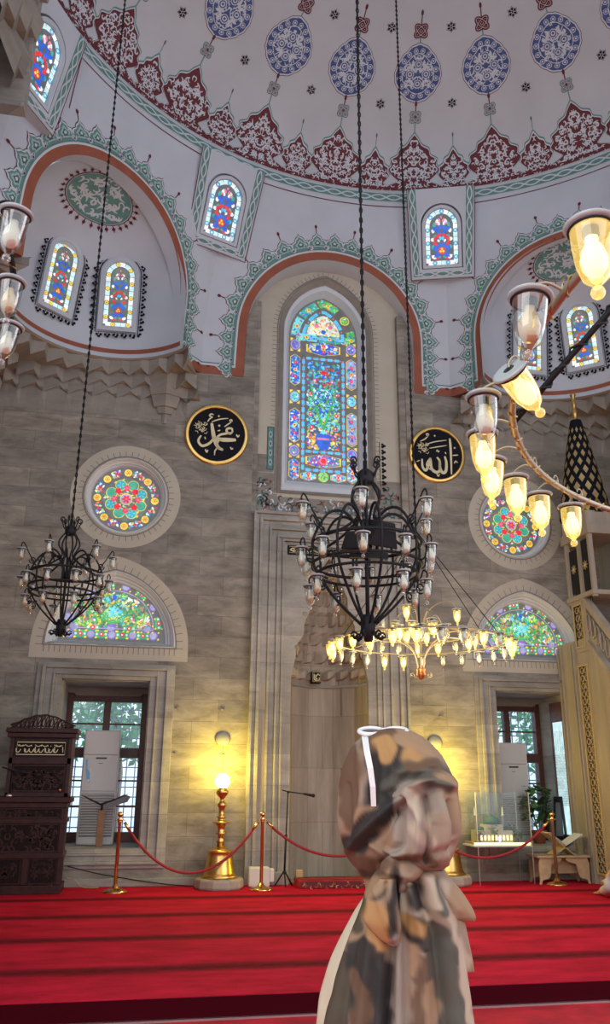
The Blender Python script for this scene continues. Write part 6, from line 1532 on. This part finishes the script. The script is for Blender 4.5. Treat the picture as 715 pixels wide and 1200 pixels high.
def pdist(x, y, P_): return min(segd(x, y, P_[i], P_[i+1]) for i in range(len(P_)-1))
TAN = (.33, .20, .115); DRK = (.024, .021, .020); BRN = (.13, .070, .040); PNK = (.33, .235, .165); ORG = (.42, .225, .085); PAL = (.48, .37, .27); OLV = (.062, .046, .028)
# the cloth's print, with drape highlights and shadow painted in: (polyline in photograph pixels, half width, colour)
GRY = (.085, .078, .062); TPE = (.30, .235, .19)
PRINT_SHADE = [([(450, 868), (462, 905), (470, 935)], 20, BRN), ([(445, 900), (452, 930), (446, 955)], 14, DRK), ([(470, 868), (505, 885)], 8, TAN), ([(412, 885), (410, 930), (420, 960)], 15, BRN), ([(432, 950), (438, 975)], 7, TAN),
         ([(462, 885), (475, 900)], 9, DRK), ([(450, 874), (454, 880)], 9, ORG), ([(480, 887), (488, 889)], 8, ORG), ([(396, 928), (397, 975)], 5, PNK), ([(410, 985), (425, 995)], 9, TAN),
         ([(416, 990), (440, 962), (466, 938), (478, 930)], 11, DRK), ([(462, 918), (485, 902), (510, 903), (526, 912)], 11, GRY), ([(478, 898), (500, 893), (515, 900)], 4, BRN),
         ([(480, 925), (475, 960), (465, 1000)], 10, TPE), ([(498, 930), (500, 970), (492, 1005)], 11, TPE), ([(515, 960), (515, 1005)], 9, PNK), ([(487, 930), (490, 985)], 3, PAL), ([(502, 950), (506, 990)], 3, PAL), ([(516, 915), (532, 935), (538, 970)], 9, TAN), ([(504, 920), (520, 925)], 4, GRY), ([(528, 970), (526, 995)], 6, PNK),  # drape tones, including fold highlights put into the colour
         ([(476, 1006), (505, 1008)], 6, BRN), ([(420, 1005), (445, 1012), (458, 1022)], 11, BRN), ([(430, 1025), (440, 1040)], 8, OLV),  # first stroke paints the shadow at the foot of the drape
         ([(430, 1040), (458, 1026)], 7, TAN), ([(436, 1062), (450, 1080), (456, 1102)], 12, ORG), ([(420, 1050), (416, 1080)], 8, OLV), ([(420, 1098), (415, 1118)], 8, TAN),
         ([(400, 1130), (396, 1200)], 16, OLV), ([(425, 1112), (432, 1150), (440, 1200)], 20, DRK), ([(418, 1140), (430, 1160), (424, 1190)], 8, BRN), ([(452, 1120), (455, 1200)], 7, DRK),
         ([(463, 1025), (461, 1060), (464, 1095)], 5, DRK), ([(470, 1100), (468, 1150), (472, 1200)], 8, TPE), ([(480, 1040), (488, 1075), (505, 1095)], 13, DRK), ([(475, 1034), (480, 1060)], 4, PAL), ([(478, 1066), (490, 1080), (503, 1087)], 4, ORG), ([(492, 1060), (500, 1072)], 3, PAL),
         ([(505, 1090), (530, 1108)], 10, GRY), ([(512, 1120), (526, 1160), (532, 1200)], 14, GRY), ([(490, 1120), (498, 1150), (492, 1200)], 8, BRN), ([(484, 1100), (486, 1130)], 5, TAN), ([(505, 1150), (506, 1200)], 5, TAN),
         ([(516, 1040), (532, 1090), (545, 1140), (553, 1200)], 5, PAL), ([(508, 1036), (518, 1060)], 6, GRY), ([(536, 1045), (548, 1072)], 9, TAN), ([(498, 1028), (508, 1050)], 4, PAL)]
def print_shade_col(x, y):
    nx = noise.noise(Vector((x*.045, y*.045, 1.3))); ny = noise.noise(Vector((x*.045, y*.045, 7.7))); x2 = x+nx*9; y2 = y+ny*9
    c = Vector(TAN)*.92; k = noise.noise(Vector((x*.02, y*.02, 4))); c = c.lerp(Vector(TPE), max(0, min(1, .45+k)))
    for P_, w_, col in PRINT_SHADE:
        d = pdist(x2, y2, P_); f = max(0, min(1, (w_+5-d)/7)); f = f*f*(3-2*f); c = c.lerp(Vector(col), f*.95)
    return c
def cloth(name, rows, folds, parent, nseg=90, nrow=70, centre_dd=0, cut=None, dens=1, plain=None, thick=0):
    """rows: (y, left px, right px, half depth, depth offset); a draped tube of cloth with folds"""
    R_ = spl([tuple(map(float, q)) for q in rows], max(2, nrow//(len(rows)-1))); mb = MB(); cols = []; grid = []
    for (y, xl, xr, dp, off) in R_:
        A = ray_at(xl, y, off); B = ray_at(xr, y, off); c = (A+B)/2; h = (B-A).length/2; row = []
        for j in range(nseg):
            ph = 2*PI*j/nseg; ca, sa = math.cos(ph), math.sin(ph); sq = 1.0
            u = math.copysign(abs(ca)**sq, ca); v = math.copysign(abs(sa)**sq, sa)
            x = (xl+xr)/2+(xr-xl)/2*u; yy = y; d = 0
            for P_, w_, am in folds:
                q = pdist(x+(0 if sa < 0 else 9), yy, P_); d += am*math.exp(-(q/w_)**2)
            d *= (1 if sa <= 0 else .5)*max(.12, abs(sa)); d += .0025*noise.noise(Vector((x*.05, yy*.03, sa*2)))
            n = (Rd*(ca*dp)+Fd*(sa*h)); n = n.normalized() if n.length else Fd
            p = c+Rd*(h*u)+Fd*(dp*v)+n*d-LO; row.append(p); cols.append(print_shade_col(x, yy) if plain is None else Vector(plain))
        grid.append(row)
    k = nseg; vs = [p for r_ in grid for p in r_]; fs = []
    for i in range(len(grid)-1):
        for j in range(k):
            if cut and cut(R_[i][0], 360*j/nseg): continue
            fs.append((i*k+j, i*k+(j+1) % k, (i+1)*k+(j+1) % k, (i+1)*k+j))
    mb.add(vs, fs, 0, True); me = mesh_of(mb, ['printed_scarf'], name); o = bpy.data.objects.new(name, me); COL.objects.link(o); o.parent = parent
    at = me.color_attributes.new('print', 'FLOAT_COLOR', 'POINT')  # holds the print plus the painted fold highlights and shadow
    for i, c in enumerate(cols): at.data[i].color = (*c, 1)
    return o
# robe under the scarf, down to the floor
cloth('robe', [(1040, 436, 512, .05, -.03), (1056, 424, 520, .07, -.03), (1075, 412, 528, .085, -.03), (1100, 399, 534, .095, -.03), (1130, 386, 538, .10, -.03), (1165, 376, 544, .105, -.03), (1200, 371, 549, .11, -.03), (1290, 366, 560, .12, 0), (1420, 362, 570, .13, 0), (1600, 352, 590, .15, 0), (1800, 340, 610, .17, 0), (1975, 325, 630, .19, 0)],
      [([(392, 1090), (378, 1140), (374, 1200)], 4, .007), ([(400, 1100), (386, 1150), (382, 1200)], 4, -.006)], person, 90, 90, plain=(.60, .50, .36))
for s_, sh, el, wr in ((1, 7, 8, 9), (-1, 11, 12, 13)):
    mb = MB(); mb.tube([J[3][0].lerp(J[sh][0], .6), J[sh][0], J[sh][0].lerp(J[el][0], .5), J[el][0], J[el][0].lerp(J[wr][0], .6), J[wr][0]], [.045, .050, .048, .046, .042, .038], 14, 0, False, False)
    me = mesh_of(mb, ['dress'], 'sleeve'); o = bpy.data.objects.new('sleeve', me); COL.objects.link(o); o.parent = person
head_folds = [([(405, 1005), (432, 972), (462, 940), (500, 915), (536, 922)], 6, .012), ([(415, 1000), (450, 970), (478, 935)], 4, -.007), ([(470, 905), (505, 898), (532, 915)], 5, .008), ([(462, 925), (485, 900), (520, 902)], 3, -.006),
              ([(448, 868), (462, 900), (458, 950)], 5, -.005), ([(425, 880), (430, 930), (420, 975)], 6, .006), ([(482, 935), (492, 960), (488, 1000)], 5, .010), ([(498, 935), (506, 965), (502, 1005)], 4, -.010), ([(512, 930), (520, 965), (518, 1010)], 5, .010),
              ([(526, 940), (530, 975)], 4, -.008), ([(470, 945), (470, 985), (452, 1005)], 4, -.008), ([(438, 985), (455, 998), (470, 1000)], 4, .009), ([(402, 930), (404, 975)], 4, .005), ([(411, 920), (413, 975)], 3, -.005), ([(476, 870), (510, 890)], 5, .004)]
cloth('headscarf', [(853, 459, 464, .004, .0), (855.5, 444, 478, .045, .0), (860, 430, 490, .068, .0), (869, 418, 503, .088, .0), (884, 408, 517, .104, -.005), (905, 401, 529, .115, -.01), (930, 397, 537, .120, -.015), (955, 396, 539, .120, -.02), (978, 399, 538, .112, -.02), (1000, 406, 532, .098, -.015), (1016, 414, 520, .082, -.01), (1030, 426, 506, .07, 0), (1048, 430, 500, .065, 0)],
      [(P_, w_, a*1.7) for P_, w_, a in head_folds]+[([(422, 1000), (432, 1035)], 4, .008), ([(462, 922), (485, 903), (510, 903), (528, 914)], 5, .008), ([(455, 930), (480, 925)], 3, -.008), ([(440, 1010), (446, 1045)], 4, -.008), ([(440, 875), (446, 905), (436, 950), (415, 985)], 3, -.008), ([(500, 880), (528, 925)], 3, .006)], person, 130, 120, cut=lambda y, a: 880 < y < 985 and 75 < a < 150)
# gathered drape over the bun at the back of the head
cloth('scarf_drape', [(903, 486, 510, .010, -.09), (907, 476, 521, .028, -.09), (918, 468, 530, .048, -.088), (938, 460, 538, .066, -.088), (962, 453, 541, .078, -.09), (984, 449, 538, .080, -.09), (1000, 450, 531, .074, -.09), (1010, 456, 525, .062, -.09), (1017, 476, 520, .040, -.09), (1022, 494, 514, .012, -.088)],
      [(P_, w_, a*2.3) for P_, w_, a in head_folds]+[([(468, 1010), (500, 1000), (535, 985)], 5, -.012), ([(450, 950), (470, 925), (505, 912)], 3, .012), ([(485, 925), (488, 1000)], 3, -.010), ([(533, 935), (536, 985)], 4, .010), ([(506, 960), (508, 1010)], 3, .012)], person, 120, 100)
tail_folds = [([(468, 1020), (462, 1070), (460, 1130), (458, 1200)], 5, -.016), ([(455, 1030), (440, 1080), (425, 1200)], 8, .012), ([(445, 1060), (450, 1110), (446, 1200)], 5, .008), ([(480, 1030), (492, 1080), (498, 1140), (500, 1200)], 5, .012), ([(490, 1030), (510, 1090), (522, 1200)], 6, -.012),
              ([(500, 1025), (525, 1090), (540, 1200)], 7, .014), ([(475, 1040), (476, 1100), (480, 1200)], 4, -.009), ([(432, 1060), (414, 1110), (402, 1200)], 6, -.008), ([(468, 1015), (468, 1200)], 3, .004)]
below = [(1200, 380, 557, .055, -.13), (1290, 370, 566, .055, -.14), (1400, 372, 560, .045, -.15), (1480, 388, 540, .02, -.15)]
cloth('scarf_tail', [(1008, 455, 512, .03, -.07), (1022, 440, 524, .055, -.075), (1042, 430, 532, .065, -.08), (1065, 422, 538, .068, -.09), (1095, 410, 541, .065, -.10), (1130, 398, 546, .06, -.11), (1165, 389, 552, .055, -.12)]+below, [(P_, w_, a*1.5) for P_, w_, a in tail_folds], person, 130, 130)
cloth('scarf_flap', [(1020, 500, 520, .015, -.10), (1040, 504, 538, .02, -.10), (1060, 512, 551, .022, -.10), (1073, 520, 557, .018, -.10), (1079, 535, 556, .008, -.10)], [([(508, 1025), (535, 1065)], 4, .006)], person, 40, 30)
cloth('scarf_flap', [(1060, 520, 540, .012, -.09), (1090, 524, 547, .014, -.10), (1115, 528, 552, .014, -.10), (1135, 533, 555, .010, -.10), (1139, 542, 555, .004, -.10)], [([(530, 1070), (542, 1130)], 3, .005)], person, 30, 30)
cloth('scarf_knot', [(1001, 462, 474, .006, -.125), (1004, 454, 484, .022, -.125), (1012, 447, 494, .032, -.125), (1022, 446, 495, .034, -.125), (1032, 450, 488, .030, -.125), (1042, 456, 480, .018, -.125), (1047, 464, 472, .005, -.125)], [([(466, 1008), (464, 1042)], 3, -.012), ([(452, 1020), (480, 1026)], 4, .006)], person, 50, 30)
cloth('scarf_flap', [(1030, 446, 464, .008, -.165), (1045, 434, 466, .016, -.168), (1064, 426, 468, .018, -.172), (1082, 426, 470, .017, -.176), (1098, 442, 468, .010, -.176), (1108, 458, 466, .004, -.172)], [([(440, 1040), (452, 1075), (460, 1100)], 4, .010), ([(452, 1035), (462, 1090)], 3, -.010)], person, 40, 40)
# sunglasses pushed up on the head
sg = thing('sunglasses', 'white-framed sunglasses pushed up on top of the headscarf', 'sunglasses', tuple(ray_at(452, 856)))
so = Vector(sg.location)
def gl_(mb, name, mat): o = mb.build(name, mat, sg); return o
for x0, x1 in ((421, 449), (451, 477)):
    mb = MB(); pts = []
    for k in range(20):
        a = 2*PI*k/20; pts.append(ray_at((x0+x1)/2+(x1-x0)/2*math.cos(a), 857-3.6*math.sin(a), -.035+.020*math.sin(a)))
    mb.tube(pts, .0048, 8, 0, True); gl_(mb, 'lens_rim', 'sunwhite')
    mb = MB(); mb.add(pts, [tuple(range(20))]); gl_(mb, 'lens', 'lens')
mb = MB(); mb.tube([ray_at(447, 855, -.03), ray_at(453, 855, -.03)], .004, 8); gl_(mb, 'bridge', 'sunwhite')
def temple(pts, wd):
    mb = MB(); L = [ray_at(x, y, d) for x, y, d in pts]; n = len(L); w0 = wd
    rows = []
    for dz in (-.0015, .0015):
        rows.append([p+Rd*(-w0*(1-.35*k/n))+Fd*dz for k, p in enumerate(L)]); rows.append([p+Rd*(w0*(1-.35*k/n))+Fd*dz for k, p in enumerate(L)])
    rows = [rows[0], rows[1], rows[3], rows[2], rows[0]]; mb.grid(rows, 0, False); gl_(mb, 'temple_arm', 'sunwhite')
temple([(427, 858, -.01), (428, 866, -.075), (430, 880, -.118), (434, 900, -.137), (437, 922, -.140), (438, 945, -.135)], .0068)
temple([(477, 858, .03), (484, 866, .07), (494, 885, .12)], .006)

# worshipper bowed down at the right edge
wx, wy = 5.87, 9.6
wp = thing('person', 'worshipper bowed low on the red carpet at the right edge, in pale grey clothes', 'person', (wx, wy, 0))
J2 = [((0, -.15, .42), (.17, .15)), ((0, .05, .42), (.17, .13)), ((0, .28, .30), (.17, .12)), ((0, .38, .22), .06), ((0, .48, .14), (.085, .095)), ((0, .55, .10), .07),
      ((.16, .30, .24), .06), ((.24, .20, .12), .05), ((.20, .44, .06), .036), ((.19, .52, .03), .03), ((-.16, .30, .24), .06), ((-.24, .20, .12), .05), ((-.20, .44, .06), .036), ((-.19, .52, .03), .03),
      ((.12, -.14, .34), .10), ((.13, .12, .10), .075), ((.13, -.30, .07), .05), ((.13, -.42, .05), .04), ((-.12, -.14, .34), .10), ((-.13, .12, .10), .075), ((-.13, -.30, .07), .05), ((-.13, -.42, .05), .04)]
J2 = [(Vector(a), b) for a, b in J2]
E2 = [(0, 1), (1, 2), (2, 3), (3, 4), (4, 5), (2, 6), (6, 7), (7, 8), (8, 9), (2, 10), (10, 11), (11, 12), (12, 13), (0, 14), (14, 15), (15, 16), (16, 17), (0, 18), (18, 19), (19, 20), (20, 21)]
for base, sx in ((9, 1), (13, -1)):
    b = J2[base][0]
    for q in range(4): a = b+Vector((.02*(q-1.5), .045, -.005)); i = len(J2); J2.append((a, .0095)); J2.append((a+Vector((0, .03, -.004)), .0085)); J2.append((a+Vector((0, .055-.004*abs(q-1.5), -.008)), .0075)); E2 += [(base, i), (i, i+1), (i+1, i+2)]
    i = len(J2); J2.append((b+Vector((-sx*.03, .01, -.003)), .01)); J2.append((b+Vector((-sx*.05, .035, -.006)), .0085)); E2 += [(base, i), (i, i+1)]
skin_body('body', J2, E2, 'skin', wp)
def fat(idx, k): return [(J2[i][0], tuple(q*k+.012 for q in (J2[i][1] if isinstance(J2[i][1], tuple) else (J2[i][1],)*2))) for i in idx]
skin_body('shirt', fat([0, 1, 2, 6, 7, 8, 10, 11, 12], 1.06), [(0, 1), (1, 2), (2, 3), (3, 4), (4, 5), (2, 6), (6, 7), (7, 8)], 'greycloth', wp)
skin_body('trousers', fat([0, 14, 15, 16, 18, 19, 20], 1.08), [(0, 1), (1, 2), (2, 3), (0, 4), (4, 5), (5, 6)], 'darkcloth', wp)
mb = MB(); mb.ball((0, .49, .165), .105, 16, 0, (1, 1.1, .85)); me = mesh_of(mb, ['hair'], 'hair'); o = bpy.data.objects.new('hair', me); COL.objects.link(o); o.parent = wp
for o in bpy.data.objects:
    if '_o' in o: del o['_o']
